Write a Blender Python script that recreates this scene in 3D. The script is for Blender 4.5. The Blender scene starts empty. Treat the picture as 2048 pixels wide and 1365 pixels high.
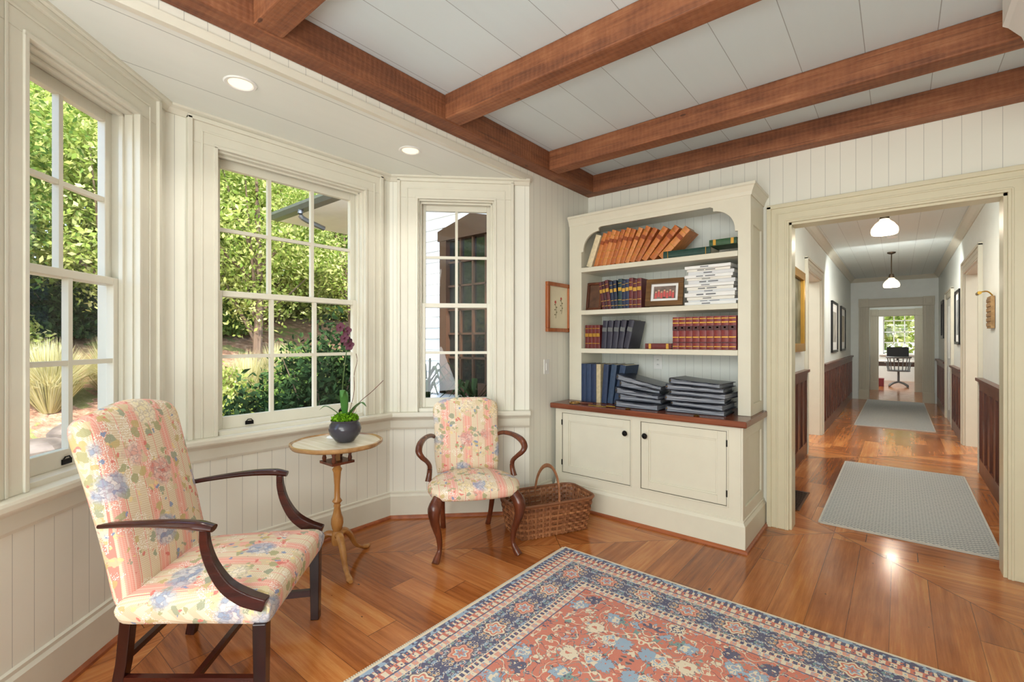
import bpy, bmesh, math, random
import numpy as np
from mathutils import Vector, Matrix
random.seed(7); PI = math.pi; R = math.radians
C = bpy.context.scene.collection
V = Vector

def lin(r, g, b):
    f = lambda v: (v/255)/12.92 if v/255 <= .04045 else ((v/255+.055)/1.055)**2.4
    return (f(r), f(g), f(b), 1)

# ------------------------------------------------------------------ node helpers
class S:
    def __init__(s, g, k): s.g = g; s.k = k
    def _m(s, op, *a): return s.g.math(op, s, *a)
    def __add__(s, o): return s._m('ADD', o)
    def __radd__(s, o): return s._m('ADD', o)
    def __sub__(s, o): return s._m('SUBTRACT', o)
    def __rsub__(s, o): return s.g.math('SUBTRACT', o, s)
    def __mul__(s, o): return s._m('MULTIPLY', o)
    def __rmul__(s, o): return s._m('MULTIPLY', o)
    def __truediv__(s, o): return s._m('DIVIDE', o)
    def gt(s, o): return s._m('GREATER_THAN', o)
    def lt(s, o): return s._m('LESS_THAN', o)
    def abs(s): return s._m('ABSOLUTE')
    def fr(s): return s._m('FRACT')
    def fl(s): return s._m('FLOOR')
    def pp(s, o): return s._m('PINGPONG', o)
    def mn(s, o): return s._m('MINIMUM', o)
    def mx(s, o): return s._m('MAXIMUM', o)
    def sq(s): return s._m('SQRT')

class G:
    def __init__(g, name, rough=.5, metal=0, col=None, spec=None):
        g.m = bpy.data.materials.new(name); g.m.use_nodes = True
        g.nt = g.m.node_tree; g.b = g.nt.nodes['Principled BSDF']
        g.b.inputs['Roughness'].default_value = rough; g.b.inputs['Metallic'].default_value = metal
        if spec is not None: g.b.inputs['Specular IOR Level'].default_value = spec
        if col: g.b.inputs['Base Color'].default_value = col
    def put(g, sock, v):
        if isinstance(v, S): g.nt.links.new(v.k, sock)
        elif v is not None:
            sock.default_value = v
    def node(g, t): return g.nt.nodes.new(t)
    def math(g, op, *a):
        n = g.node('ShaderNodeMath'); n.operation = op
        for i, v in enumerate(a): g.put(n.inputs[i], v)
        return S(g, n.outputs[0])
    def pos(g, kind='Object'):
        if kind == 'World': n = g.node('ShaderNodeNewGeometry'); return S(g, n.outputs['Position'])
        n = g.node('ShaderNodeTexCoord'); return S(g, n.outputs[kind])
    def sep(g, v):
        n = g.node('ShaderNodeSeparateXYZ'); g.put(n.inputs[0], v); return [S(g, n.outputs[i]) for i in range(3)]
    def vec(g, x=0., y=0., z=0.):
        n = g.node('ShaderNodeCombineXYZ')
        for i, v in enumerate((x, y, z)): g.put(n.inputs[i], v)
        return S(g, n.outputs[0])
    def noise(g, v, sc=5., det=3., rough=.5):
        n = g.node('ShaderNodeTexNoise'); g.put(n.inputs['Vector'], v)
        n.inputs['Scale'].default_value = sc; n.inputs['Detail'].default_value = det; n.inputs['Roughness'].default_value = rough
        return S(g, n.outputs[0])
    def white(g, v):
        n = g.node('ShaderNodeTexWhiteNoise'); g.put(n.inputs['Vector'], v); return S(g, n.outputs[0])
    def vor(g, v, sc=5., feat='F1'):
        n = g.node('ShaderNodeTexVoronoi'); n.feature = feat; g.put(n.inputs['Vector'], v); n.inputs['Scale'].default_value = sc
        if feat != 'F1': return S(g, n.outputs[0]), None
        return S(g, n.outputs[0]), g.sep(S(g, n.outputs[1]))
    def mix(g, f, a, b):
        n = g.node('ShaderNodeMix'); n.data_type = 'RGBA'
        g.put(n.inputs[0], f); g.put(n.inputs[6], a); g.put(n.inputs[7], b); return S(g, n.outputs[2])
    def ramp(g, f, stops, const=False):
        n = g.node('ShaderNodeValToRGB'); cr = n.color_ramp
        if const: cr.interpolation = 'CONSTANT'
        while len(cr.elements) < len(stops): cr.elements.new(.5)
        for e, (p, c) in zip(cr.elements, stops): e.position = p; e.color = c
        g.put(n.inputs[0], f); return S(g, n.outputs[0])
    def col(g, v): g.put(g.b.inputs['Base Color'], v)
    def bump(g, h, st=.3, d=.01):
        n = g.node('ShaderNodeBump'); n.inputs['Strength'].default_value = st; n.inputs['Distance'].default_value = d
        g.put(n.inputs['Height'], h); g.nt.links.new(n.outputs[0], g.b.inputs['Normal'])

_pc = {}
def plain(name, rgb, rough=.5, metal=0, var=.06, sc=8., spec=None):
    if name in _pc: return _pc[name]
    g = G(name, rough, metal, spec=spec); c = lin(*rgb)
    n = g.noise(g.pos(), sc, 3)
    d = tuple(max(0, v*(1-var)) for v in c[:3])+(1,); e = tuple(min(1, v*(1+var)) for v in c[:3])+(1,)
    g.col(g.ramp(n, [(.3, d), (.7, e)])); _pc[name] = g.m
    return g.m
def wood(name, a, b, ax='x', rough=.4, sc=1., kind='Object'):
    g = G(name, rough); x, y, z = g.sep(g.pos(kind))
    k = {'x': (1.2, 22, 22), 'y': (22, 1.2, 22), 'z': (22, 22, 1.2)}[ax]
    v = g.vec(x*(k[0]*sc), y*(k[1]*sc), z*(k[2]*sc))
    n = g.noise(v, 1., 5, .6); n2 = g.noise(g.pos(kind), 3.*sc, 2)
    f = n*.75+n2*.25
    g.col(g.ramp(f, [(.32, lin(*a)), (.5, lin(*[(p+q)/2 for p, q in zip(a, b)])), (.68, lin(*b))]))
    g.bump(n, .15, .004); return g.m
def beamwood(name, ax, cols):
    g = G(name, .62); x, y, z = g.sep(g.pos('World'))
    a, b = (x, y) if ax == 'x' else (y, x)
    n = g.noise(g.vec(a*1.3, b*40., z*40.), 1., 8, .72); n1 = g.noise(g.vec(a*.9, b*6., z*7.), 1.6, 4); n2 = g.noise(g.pos('World'), 7., 6, .7)
    saw = g.math('SINE', a*210.+n2*12.)*.5+.5; f = n*.44+n1*.28+n2*.28
    c = g.ramp(f, [(.35, lin(*cols[0])), (.45, lin(*cols[1])), (.54, lin(*cols[2])), (.64, lin(*cols[3]))])
    c = g.mix(saw*.12, c, lin(*cols[3])); kd, _ = g.vor(g.vec(a*1.2, b*3., z*3.), 2.1); c = g.mix(kd.lt(.05)*.7, c, lin(56, 31, 20))
    ck = g.noise(g.vec(a*1.5, b*50., z*50.), 1., 2); c = g.mix(ck.gt(.66)*.32, c, lin(52, 30, 20))
    g.col(c); g.bump(n+saw*.25+n2*.7, .6, .007); return g.m
def bead(name, rgb, d, w=.088):
    g = G(name, .45); x, y, z = g.sep(g.pos('World'))
    c = x*d[0]+y*d[1]+10.
    f = (c/w).fr(); gr = (f-.06).abs().lt(.016)
    gr2 = (f-.06).abs().lt(.035).mx((f-.15).abs().lt(.012))
    base = lin(*rgb); dk = tuple(v*.6 for v in base[:3])+(1,)
    n = g.noise(g.pos('World'), 2., 2)
    bcol = g.ramp(n, [(.3, tuple(v*.96 for v in base[:3])+(1,)), (.7, base)])
    g.col(g.mix(gr, bcol, dk)); g.bump(1.-gr2, .3, .003); return g.m
def boards(name, rgb, ax, w, rough=.5):
    g = G(name, rough); x, y, z = g.sep(g.pos('World'))
    c = (x if ax == 'x' else y)+10.; f = (c/w).fr(); gr = f.lt(.013)
    base = lin(*rgb); idn = g.white(g.vec((c/w).fl(), 3.)); n = g.noise(g.vec(x*(20 if ax == 'x' else 2), y*(2 if ax == 'x' else 20), 0.), 1., 4)
    bc = g.ramp(idn*.6+n*.4, [(.1, tuple(v*.93 for v in base[:3])+(1,)), (.9, base)])
    g.col(g.mix(gr, bc, tuple(v*.5 for v in base[:3])+(1,))); g.bump(1.-gr, .3, .004); return g.m
def emis(name, rgb, st):
    g = G(name, .5, col=lin(*rgb)); g.b.inputs['Emission Color'].default_value = lin(*rgb); g.b.inputs['Emission Strength'].default_value = st
    return g.m

# ------------------------------------------------------------------ mesh helpers
class MB:
    def __init__(s, M=None): s.v = []; s.f = []; s.M = M or Matrix.Identity(4)
    def add(s, vs, fs):
        o = len(s.v); s.v += [tuple(s.M@V(p)) for p in vs]; s.f += [tuple(i+o for i in f) for f in fs]; return s
    def box(s, x0, x1, y0, y1, z0, z1, L=None):
        vs = [(x, y, z) for x in (x0, x1) for y in (y0, y1) for z in (z0, z1)]
        if L: vs = [L@V(p) for p in vs]
        return s.add(vs, [(0, 1, 3, 2), (4, 6, 7, 5), (0, 4, 5, 1), (2, 3, 7, 6), (0, 2, 6, 4), (1, 5, 7, 3)])
    def prism(s, poly, h0, h1, ax='z'):
        f = {'z': lambda a, b, h: (a, b, h), 'y': lambda a, b, h: (a, h, b), 'x': lambda a, b, h: (h, a, b)}[ax]
        n = len(poly)
        return s.add([f(a, b, h0) for a, b in poly]+[f(a, b, h1) for a, b in poly],
                     [tuple(range(n)), tuple(range(n, 2*n))]+[(i, (i+1) % n, n+(i+1) % n, n+i) for i in range(n)])
    def tube(s, pts, rad, n=8, flat=1., up=(0, 0, 1), a0=0., close=False):
        pts = [V(p) for p in pts]; m = len(pts); up = V(up)
        if not isinstance(rad, (list, tuple)): rad = [rad]*m
        vs = []; fs = []; ps = None
        for i, p in enumerate(pts):
            if close: t = pts[(i+1) % m]-pts[i-1]
            else: t = pts[min(i+1, m-1)]-pts[max(i-1, 0)]
            t.normalize(); sd = t.cross(up)
            if sd.length < .05: sd = ps if ps else t.cross(V((1, 0, .01)))
            sd.normalize(); ps = sd; nn = sd.cross(t)
            for k in range(n):
                a = a0+2*PI*k/n; vs.append(p+sd*math.cos(a)*rad[i]+nn*math.sin(a)*rad[i]*flat)
        for i in range(m if close else m-1):
            for k in range(n):
                j = (i+1) % m; fs.append((i*n+k, i*n+(k+1) % n, j*n+(k+1) % n, j*n+k))
        if not close: fs += [tuple(range(n)), tuple(range((m-1)*n, m*n))]
        return s.add(vs, fs)
    def lathe(s, prof, n=24, c=(0, 0, 0), fn=None):
        vs = []; fs = []; m = len(prof)
        for (r, z) in prof:
            for k in range(n):
                a = 2*PI*k/n; q = r*(fn(a, z) if fn else 1); vs.append((c[0]+q*math.cos(a), c[1]+q*math.sin(a), c[2]+z))
        for i in range(m-1):
            for k in range(n): fs.append((i*n+k, i*n+(k+1) % n, (i+1)*n+(k+1) % n, (i+1)*n+k))
        fs += [tuple(range(n)), tuple(range((m-1)*n, m*n))]
        return s.add(vs, fs)
    def sphere(s, c, r, n=10, sc=(1, 1, 1)):
        vs = []; fs = []
        for i in range(n+1):
            t = PI*i/n
            for k in range(n): a = 2*PI*k/n; vs.append((c[0]+r*sc[0]*math.sin(t)*math.cos(a), c[1]+r*sc[1]*math.sin(t)*math.sin(a), c[2]+r*sc[2]*math.cos(t)))
        for i in range(n):
            for k in range(n): fs.append((i*n+k, i*n+(k+1) % n, (i+1)*n+(k+1) % n, (i+1)*n+k))
        return s.add(vs, fs)
    def sweep(s, pts, prof):
        n = len(pts); P = [V(p) for p in pts]; vs = []; m = len(prof)
        for i in range(n):
            ds = []
            if i > 0: ds.append((P[i]-P[i-1]).normalized())
            if i < n-1: ds.append((P[i+1]-P[i]).normalized())
            ns = [V((d.y, -d.x)) for d in ds]; q = V((0, 0))
            for t in ns: q += t
            q.normalize(); k = 1/q.dot(ns[0])
            vs += [(P[i].x+q.x*k*o, P[i].y+q.y*k*o, z) for o, z in prof]
        fs = [(i*m+j, i*m+(j+1) % m, (i+1)*m+(j+1) % m, (i+1)*m+j) for i in range(n-1) for j in range(m)]
        fs += [tuple(range(m)), tuple(range((n-1)*m, n*m))]
        return s.add(vs, fs)
    def pillow(s, pos, nrm, hu, hd, nx=22, ny=22):
        nrm = V(nrm); us = [math.sin(PI/2*(-1+2*i/nx)) for i in range(nx+1)]; ws = [math.sin(PI/2*(-1+2*i/ny)) for i in range(ny+1)]
        T = [[V(pos(u, v))+nrm*hu(u, v) for v in ws] for u in us]; B = [[V(pos(u, v))-nrm*hd(u, v) for v in ws] for u in us]
        vs = [p for r in T for p in r]+[p for r in B for p in r]; o = (nx+1)*(ny+1); ix = lambda i, j: i*(ny+1)+j
        fs = []
        for i in range(nx):
            for j in range(ny):
                q = (ix(i, j), ix(i+1, j), ix(i+1, j+1), ix(i, j+1)); fs += [q, tuple(o+k for k in q)]
        for i in range(nx):
            for j in (0, ny): fs.append((ix(i, j), ix(i+1, j), o+ix(i+1, j), o+ix(i, j)))
        for j in range(ny):
            for i in (0, nx): fs.append((ix(i, j), ix(i, j+1), o+ix(i, j+1), o+ix(i, j)))
        return s.add(vs, fs)
    def build(s, name, mat, parent=None, smooth=False, bev=0, ang=40, merge=False):
        me = bpy.data.meshes.new(name); me.from_pydata(s.v, [], s.f)
        bm = bmesh.new(); bm.from_mesh(me)
        if merge: bmesh.ops.remove_doubles(bm, verts=bm.verts, dist=1e-5)
        bmesh.ops.recalc_face_normals(bm, faces=bm.faces); bm.to_mesh(me); bm.free()
        if smooth:
            me.polygons.foreach_set('use_smooth', [True]*len(me.polygons)); me.set_sharp_from_angle(angle=R(ang))
        me.materials.append(mat)
        o = bpy.data.objects.new(name, me); C.objects.link(o)
        if parent: o.parent = parent
        if bev:
            b = o.modifiers.new('bevel', 'BEVEL'); b.width = bev; b.segments = 2; b.limit_method = 'ANGLE'; b.angle_limit = R(50)
        return o
def cr(pts, k=6):
    P = [V(p) for p in pts]; P = [2*P[0]-P[1]]+P+[2*P[-1]-P[-2]]; o = []
    for i in range(1, len(P)-2):
        for j in range(k):
            t = j/k; a, b, c, d = P[i-1:i+3]
            o.append(.5*((2*b)+(c-a)*t+(2*a-5*b+4*c-d)*t*t+(3*b-a-3*c+d)*t**3))
    o.append(P[-2]); return o
def lerpl(vals, n):
    m = len(vals)-1; o = []
    for i in range(n):
        t = i/(n-1)*m; k = min(int(t), m-1); o.append(vals[k]+(vals[k+1]-vals[k])*(t-k))
    return o
def tagd(o, label, cat, group=None, kind=None):
    if label: o['label'] = label
    if cat: o['category'] = cat
    if group: o['group'] = group
    if kind: o['kind'] = kind
    return o
def thing(name, label, cat, loc=(0, 0, 0), rz=0, group=None, M=None):
    o = bpy.data.objects.new(name, None); C.objects.link(o); o.empty_display_size = .1
    if M is not None: o.matrix_world = M
    else: o.location = loc; o.rotation_euler = (0, 0, rz)
    return tagd(o, label, cat, group)
def struct(o): o['kind'] = 'structure'; return o
def sempty(name, M=None):
    o = bpy.data.objects.new(name, None); C.objects.link(o)
    if M is not None: o.matrix_world = M
    o['kind'] = 'structure'; return o
def frame(p0, p1, z=0):
    d = (V(p1)-V(p0)).normalized()
    return Matrix(((d.x, -d.y, 0, p0[0]), (d.y, d.x, 0, p0[1]), (0, 0, 1, z), (0, 0, 0, 1)))
ORD = ['first', 'second', 'third', 'fourth', 'fifth', 'sixth', 'seventh', 'eighth', 'ninth', 'tenth', 'eleventh', 'twelfth', 'thirteenth', 'fourteenth', 'fifteenth']

# ------------------------------------------------------------------ materials
WALL = (237, 235, 222); TRIM = (222, 218, 202)
m_wallY = bead('beadboard paint y', WALL, (0, 1)); m_wallX = bead('beadboard paint x', WALL, (1, 0))
m_wallA = bead('beadboard paint a', WALL, (-.7071, .7071)); m_wallC = bead('beadboard paint c', WALL, (.7071, .7071))
m_trim = plain('ivory trim paint', TRIM, .35, var=.02)
m_case = plain('bookcase ivory paint', (222, 217, 198), .35, var=.02)
m_doorcase = plain('door casing cream paint', (217, 209, 180), .35, var=.02)
m_back = bead('bookcase back beadboard', (227, 230, 223), (1, 0), .07)
m_ceil = boards('white board ceiling', (224, 238, 242), 'x', .29)
m_bayceil = boards('bay ceiling boards', (240, 243, 236), 'x', .4)
m_hallceil = boards('hall ceiling boards', (228, 236, 234), 'x', .2)
m_hall = plain('hall wall paint', (229, 232, 226), .5, var=.02)
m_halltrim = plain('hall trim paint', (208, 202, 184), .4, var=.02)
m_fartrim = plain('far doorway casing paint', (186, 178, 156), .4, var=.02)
m_beam = beamwood('aged pine beam long', 'y', [(80, 44, 27), (112, 64, 39), (136, 82, 51), (164, 108, 73)])
m_beamx = beamwood('aged pine beam cross', 'x', [(86, 47, 28), (122, 71, 43), (148, 91, 57), (176, 119, 81)])
m_counter = wood('walnut counter', (92, 44, 27), (146, 80, 51), 'x', .25)
m_mahog = wood('mahogany', (36, 13, 10), (72, 27, 19), 'y', .2); m_mahogz = wood('mahogany upright', (30, 11, 9), (60, 23, 16), 'z', .2)
m_walnut = wood('carved walnut', (70, 32, 19), (122, 64, 38), 'z', .25)
m_satin = wood('satin birch', (150, 96, 46), (206, 152, 86), 'z', .25); m_satintop = wood('inlaid table top', (208, 192, 162), (238, 228, 206), 'x', .2); m_rimw = wood('table rim', (140, 102, 62), (186, 146, 98), 'x', .25)
m_wains = wood('hall wainscot wood', (68, 34, 24), (122, 70, 48), 'z', .3)
m_shoe = wood('shoe moulding wood', (130, 66, 36), (180, 104, 62), 'x', .35)
m_black = plain('black metal', (22, 20, 20), .35, .6); m_brass = plain('brass', (190, 150, 70), .25, 1.); m_gold = plain('gilt', (196, 150, 70), .35, .9)
m_white = plain('white plastic', (236, 236, 232), .4, var=.01); m_paper = plain('page edges', (222, 212, 190), .8, sc=60)
m_wpaper = plain('white paper', (242, 242, 240), .7, var=.03, sc=40)

def m_floor():
    g = G('heart pine floor', .2); x, y, z = g.sep(g.pos('World'))
    px = (x+.35).pp(1.45); py = (y-1.25).pp(1.45); sel = px.gt(py)
    c = x*(1.-sel)+y*sel+20.; a = y*(1.-sel)+x*sel+20.
    w = .165; pid = (c/w).fl(); r1 = g.white(g.vec(pid, sel, 1.))
    seg = ((a+r1*7.)/2.1); sid = seg.fl(); r2 = g.white(g.vec(pid, sid, sel))
    grain = g.noise(g.vec(a*1.6, c*34., r2*9.), 1., 8, .74); big = g.noise(g.vec(a*.9, c*3.2, 0.), 1.8, 4)
    f = grain*.54+r2*.18+big*.28
    colr = g.ramp(f, [(.29, lin(100, 50, 22)), (.42, lin(150, 84, 39)), (.55, lin(184, 112, 57)), (.71, lin(214, 152, 90))])
    kn, kc = g.vor(g.vec(a*1.5, c*3., 0.), 1.6); knot = kn.lt(.035)
    colr = g.mix(knot, colr, lin(70, 34, 17)); dots, _ = g.vor(g.vec(a, c, 3.), 7.); colr = g.mix(dots.lt(.03), colr, lin(50, 26, 14))
    gap = (c/w).fr().lt(.013).mx(seg.fr().lt(.0018)); mit = (px-py).abs().lt(.003); gp = gap.mx(mit)
    g.col(g.mix(gp*.85, colr, lin(70, 35, 17))); g.bump((1.-gp)+grain*.1, .18, .003)
    rr = g.noise(g.pos('World'), 6., 2)*.14+.1; g.put(g.b.inputs['Roughness'], rr); return g.m
def m_rugf(hw, hh):
    g = G('persian rug pile', .95, spec=.1); x, y, z = g.sep(g.pos('Object'))
    nx = g.noise(g.pos('Object'), 26., 4)*.022-.011; ny = g.noise(g.vec(x+3., y, z), 26., 4)*.022-.011
    ex = hw-x.abs(); ey = hh-y.abs(); e = ex.mn(ey)+nx*.2; side = ex.lt(ey); al = y*side+x*(1.-side)+nx*.6
    xx = x+nx; yy = y+ny
    coral = lin(208, 110, 86); navy = lin(42, 58, 104); cream = lin(230, 216, 190); teal = lin(104, 148, 146); sky = lin(142, 172, 198); rose = lin(222, 156, 134); gold = lin(210, 178, 126); dk = lin(78, 58, 76)
    mx = xx.pp(.42); my = (yy+.1).pp(.55); mv = g.vec(mx, my, 0.)
    d1, c1 = g.vor(mv, 9.5)
    pal = g.ramp(c1[0], [(0, cream), (.24, sky), (.46, teal), (.56, rose), (.68, navy), (.8, gold), (.88, cream)], True)
    pal2 = g.ramp(c1[1], [(0, cream), (.3, navy), (.55, coral), (.75, sky)], True)
    pt = g.noise(g.vec(mx, my, 5.), 46., 2); lobe = d1+(pt-.5)*.75
    fld = g.mix(lobe.lt(.43), coral, dk); fld = g.mix(lobe.lt(.41), fld, pal); fld = g.mix(lobe.lt(.27), fld, pal2); fld = g.mix(lobe.lt(.17), fld, g.mix(c1[2].gt(.5), sky, cream)); fld = g.mix(lobe.lt(.09), fld, coral)
    d2, c2 = g.vor(g.vec(mx, my, 4.), 34.); pt2 = g.noise(g.vec(mx, my, 1.), 110., 2); l2 = d2+(pt2-.5)*.6
    pal3 = g.ramp(c2[0], [(0, cream), (.3, sky), (.5, navy), (.6, teal), (.75, cream)], True)
    fld = g.mix(l2.lt(.36)*lobe.gt(.45)*c2[1].gt(.15), fld, pal3); fld = g.mix(l2.lt(.14)*lobe.gt(.45), fld, coral)
    wn = g.noise(g.vec(mx, my, 2.), 6., 2); vine = ((wn*11.).fr()-.5).abs().lt(.05)*lobe.gt(.43); fld = g.mix(vine, fld, g.ramp(c2[1], [(0, teal), (.5, dk)], True))
    wn2 = g.noise(g.vec(mx, my, 7.), 5., 2); vine2 = ((wn2*10.).fr()-.5).abs().lt(.045)*lobe.gt(.43); fld = g.mix(vine2, fld, cream)
    per = .23; u = ((al/per).fr()-.5)*per; w = e-.235
    r = (u*u+w*w).sq(); at = g.math('ARCTAN2', w, u); pet = g.math('COSINE', at*6.)*.007; rp = r+pet
    fm = g.vec((al/per).fr().pp(.5)*per, w.abs(), 0.)
    vm, vc = g.vor(fm, 52.); pv = g.noise(fm, 110., 2); lo2 = vm+(pv-.5)*.6
    bcol = g.mix(lo2.lt(.46), navy, g.ramp(vc[0], [(0, coral), (.14, sky), (.46, cream), (.72, teal), (.86, gold)], True)); bcol = g.mix(lo2.lt(.17), bcol, g.ramp(vc[1], [(0, navy), (.5, coral)], True))
    bv = g.noise(g.vec(fm, 0., 0.) if False else fm, 16., 2); bcol = g.mix(((bv*9.).fr()-.5).abs().lt(.06), bcol, cream)
    bcol = g.mix(rp.lt(.056), bcol, dk); bcol = g.mix(rp.lt(.051), bcol, g.mix((al/per).fl().pp(1.), rose, cream)); bcol = g.mix(rp.lt(.041), bcol, coral); bcol = g.mix(rp.lt(.031), bcol, cream)
    bcol = g.mix(rp.lt(.024), bcol, sky); bcol = g.mix(rp.lt(.013), bcol, coral)
    def guard(base, c2_, c3_, p):
        q = ((al/p).fr()-.5).abs(); dd, _ = g.vor(g.vec(al, e, 0.), 66.)
        t = g.mix(q.lt(.2)*1., base, c2_); return g.mix(dd.lt(.3), t, c3_)
    g1 = guard(cream, coral, navy, .04); g2 = guard(rose, cream, sky, .045); g3 = guard(navy, cream, coral, .03)
    col = g.mix(e.lt(.39), fld, navy); col = g.mix(e.lt(.384), col, g2); col = g.mix(e.lt(.355), col, cream); col = g.mix(e.lt(.35), col, g3)
    col = g.mix(e.lt(.328), col, cream); col = g.mix(e.lt(.323), col, bcol); col = g.mix(e.lt(.15), col, cream); col = g.mix(e.lt(.145), col, g2)
    col = g.mix(e.lt(.115), col, navy); col = g.mix(e.lt(.108), col, g1); col = g.mix(e.lt(.075), col, coral); col = g.mix(e.lt(.069), col, g3); col = g.mix(e.lt(.04), col, g.mix(g.noise(g.pos('Object'), 40., 1).gt(.5), navy, sky)); col = g.mix(e.lt(.014), col, cream)
    nn = g.noise(g.pos('Object'), 250., 2); n2 = g.noise(g.pos('Object'), 12., 2)
    col = g.mix(nn*.2+n2*.14, col, lin(225, 208, 198)); g.col(col); g.bump(nn, .4, .004); return g.m
def m_runner():
    g = G('grey lattice runner weave', .95, spec=.1); x, y, z = g.sep(g.pos('World'))
    a = ((x+y)/.04).fr(); b = ((x-y)/.04+50.).fr(); n = g.noise(g.pos('World'), 60., 2)
    f = (a.lt(.28)).mx(b.lt(.28)); row = (y/.03).fr().lt(.5)
    c = g.mix(f, lin(134, 136, 138), lin(208, 205, 196)); c = g.mix(row*.2, c, lin(178, 178, 174)); c = g.mix(n*.4, c, lin(164, 162, 158))
    g.col(c); g.bump(n, .4, .004); return g.m
def m_floral(name, s=1., off=0.):
    g = G(name, .85, spec=.2); P = g.pos('Object'); x, y, z = g.sep(P)
    coral = lin(230, 158, 142); tan = lin(214, 188, 154); cream = lin(236, 222, 198)
    ck = (x/.0065).fr().lt(.5)*.5+((y+z)/.0065).fr().lt(.5)*.5
    base = g.mix(ck, cream, tan)
    st = ((x+off)/.16).fr(); pink = g.mix(ck*.6, coral, lin(240, 200, 182)); base = g.mix((st-.5).abs().lt(.14), base, pink)
    base = g.mix(((st-.5).abs()-.18).abs().lt(.012), base, lin(226, 146, 132)); base = g.mix((st-.5).abs().lt(.012), base, lin(238, 204, 186))
    base = g.mix((st-.02).abs().lt(.014), base, lin(228, 166, 150))
    n = g.noise(P, 20., 5, .6); n3 = g.noise(g.vec(x, y+5., z), 20., 5, .6); wv = g.vec(x+(n*.08-.04), y+(n3*.08-.04), z+n*.05+off)
    lm, _ = g.vor(P, 170.); nz = g.noise(P, 11., 1); base = g.mix(lm.lt(.36)*nz.gt(.56), base, lin(248, 242, 234)); under = base
    dbig, cb = g.vor(wv, 6.*s)
    dl, cl = g.vor(wv, 22.*s); lc = g.ramp(cl[0], [(0, lin(172, 172, 128)), (.35, lin(206, 184, 126)), (.6, lin(154, 164, 140)), (.82, lin(226, 208, 168))], True)
    veins = (g.noise(P, 90., 2)-.5)*.6+.5; lc = g.mix(veins*.3, lc, lin(150, 136, 104))
    base = g.mix(dl.lt(.46)*dbig.lt(.66)*cl[1].gt(.4), base, lc)
    pd, pc = g.vor(wv, 46.*s); pe, _ = g.vor(wv, 46.*s, 'DISTANCE_TO_EDGE')
    rc = g.ramp(cb[0], [(0, lin(210, 112, 102)), (.18, lin(120, 142, 178)), (.46, lin(232, 206, 146)), (.64, lin(224, 162, 150)), (.74, lin(136, 156, 188)), (.9, lin(236, 222, 178))], True)
    rl = g.mix(pc[0]*.7, rc, lin(246, 236, 224)); rl = g.mix(pe.lt(.07)*.4, rl, lin(112, 92, 112))
    fe = ((.48-(dbig+n*.14))*9.).mx(0.).mn(1.)
    base = g.mix(fe*cb[1].gt(.06), base, rl)
    ds, cs = g.vor(wv, 30.*s); base = g.mix(ds.lt(.32)*cs[0].gt(.5)*dbig.gt(.36)*dbig.lt(.66), base, g.ramp(cs[1], [(0, lin(218, 118, 110)), (.4, lin(124, 146, 182)), (.7, lin(234, 210, 152))], True))
    base = g.mix(.14, base, under)
    g.col(base); g.bump(g.noise(P, 400., 1), .15, .002); return g.m
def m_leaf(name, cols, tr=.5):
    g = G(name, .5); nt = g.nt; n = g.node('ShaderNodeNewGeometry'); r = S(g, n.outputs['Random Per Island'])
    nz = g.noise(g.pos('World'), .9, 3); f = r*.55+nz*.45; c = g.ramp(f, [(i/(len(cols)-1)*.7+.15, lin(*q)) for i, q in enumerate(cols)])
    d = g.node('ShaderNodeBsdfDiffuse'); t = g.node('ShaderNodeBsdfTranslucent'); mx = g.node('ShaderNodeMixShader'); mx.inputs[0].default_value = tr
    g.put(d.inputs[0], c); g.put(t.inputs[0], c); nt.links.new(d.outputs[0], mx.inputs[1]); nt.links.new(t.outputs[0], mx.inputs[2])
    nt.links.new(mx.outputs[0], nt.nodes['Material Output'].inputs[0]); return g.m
def m_glassf():
    g = G('window glass'); nt = g.nt; t = g.node('ShaderNodeBsdfTransparent'); gl = g.node('ShaderNodeBsdfGlossy'); gl.inputs['Roughness'].default_value = .02
    lw = g.node('ShaderNodeLayerWeight'); lw.inputs[0].default_value = .5; f = g.math('POWER', S(g, lw.outputs['Facing']), 5.)*.7+.03; mx = g.node('ShaderNodeMixShader')
    g.put(mx.inputs[0], f); nt.links.new(t.outputs[0], mx.inputs[1]); nt.links.new(gl.outputs[0], mx.inputs[2])
    nt.links.new(mx.outputs[0], nt.nodes['Material Output'].inputs[0]); return g.m
m_glass = m_glassf(); m_fl = m_floor(); m_run = m_runner()
def pane(x0, x1, y, z0, z1): return MB().add([(x0, y, z0), (x1, y, z0), (x1, y, z1), (x0, y, z1)], [(0, 1, 2, 3)])

# ------------------------------------------------------------------ room shell
XL, YF, ZC, ZB = -2.33, 4.0, 2.95, 2.71
PA, PB, PC, PD = (XL, -.003), (-3.12, .787), (-3.12, 2.265), (XL, 3.055)
def wall(name, p0, p1, z0, z1, holes, mat, t=.16, e0=0, e1=0):
    M = frame(p0, p1); L = (V(p1)-V(p0)).length; mb = MB(M)
    xs = sorted(set([-e0, L+e1]+[h[0] for h in holes]+[h[1] for h in holes])); zs = sorted(set([z0, z1]+[h[2] for h in holes if h[2] > z0]+[h[3] for h in holes]))
    for i in range(len(xs)-1):
        for j in range(len(zs)-1):
            cx = (xs[i]+xs[i+1])/2; cz = (zs[j]+zs[j+1])/2
            if any(h[0] < cx < h[1] and h[2] < cz < h[3] for h in holes): continue
            mb.box(xs[i], xs[i+1], 0, t, zs[j], zs[j+1])
    return struct(mb.build(name, mat))
fb = MB()
fb.add([(XL-.16, -3, 0), (1.3, -3, 0), (1.3, 4, 0), (XL-.16, 4, 0)], [(0, 1, 2, 3)])
fb.add([(-2.49, 0, 0), (-2.49, 3.055, 0), (-3.25, 2.3, 0), (-3.25, .75, 0)], [(0, 1, 2, 3)])
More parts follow.
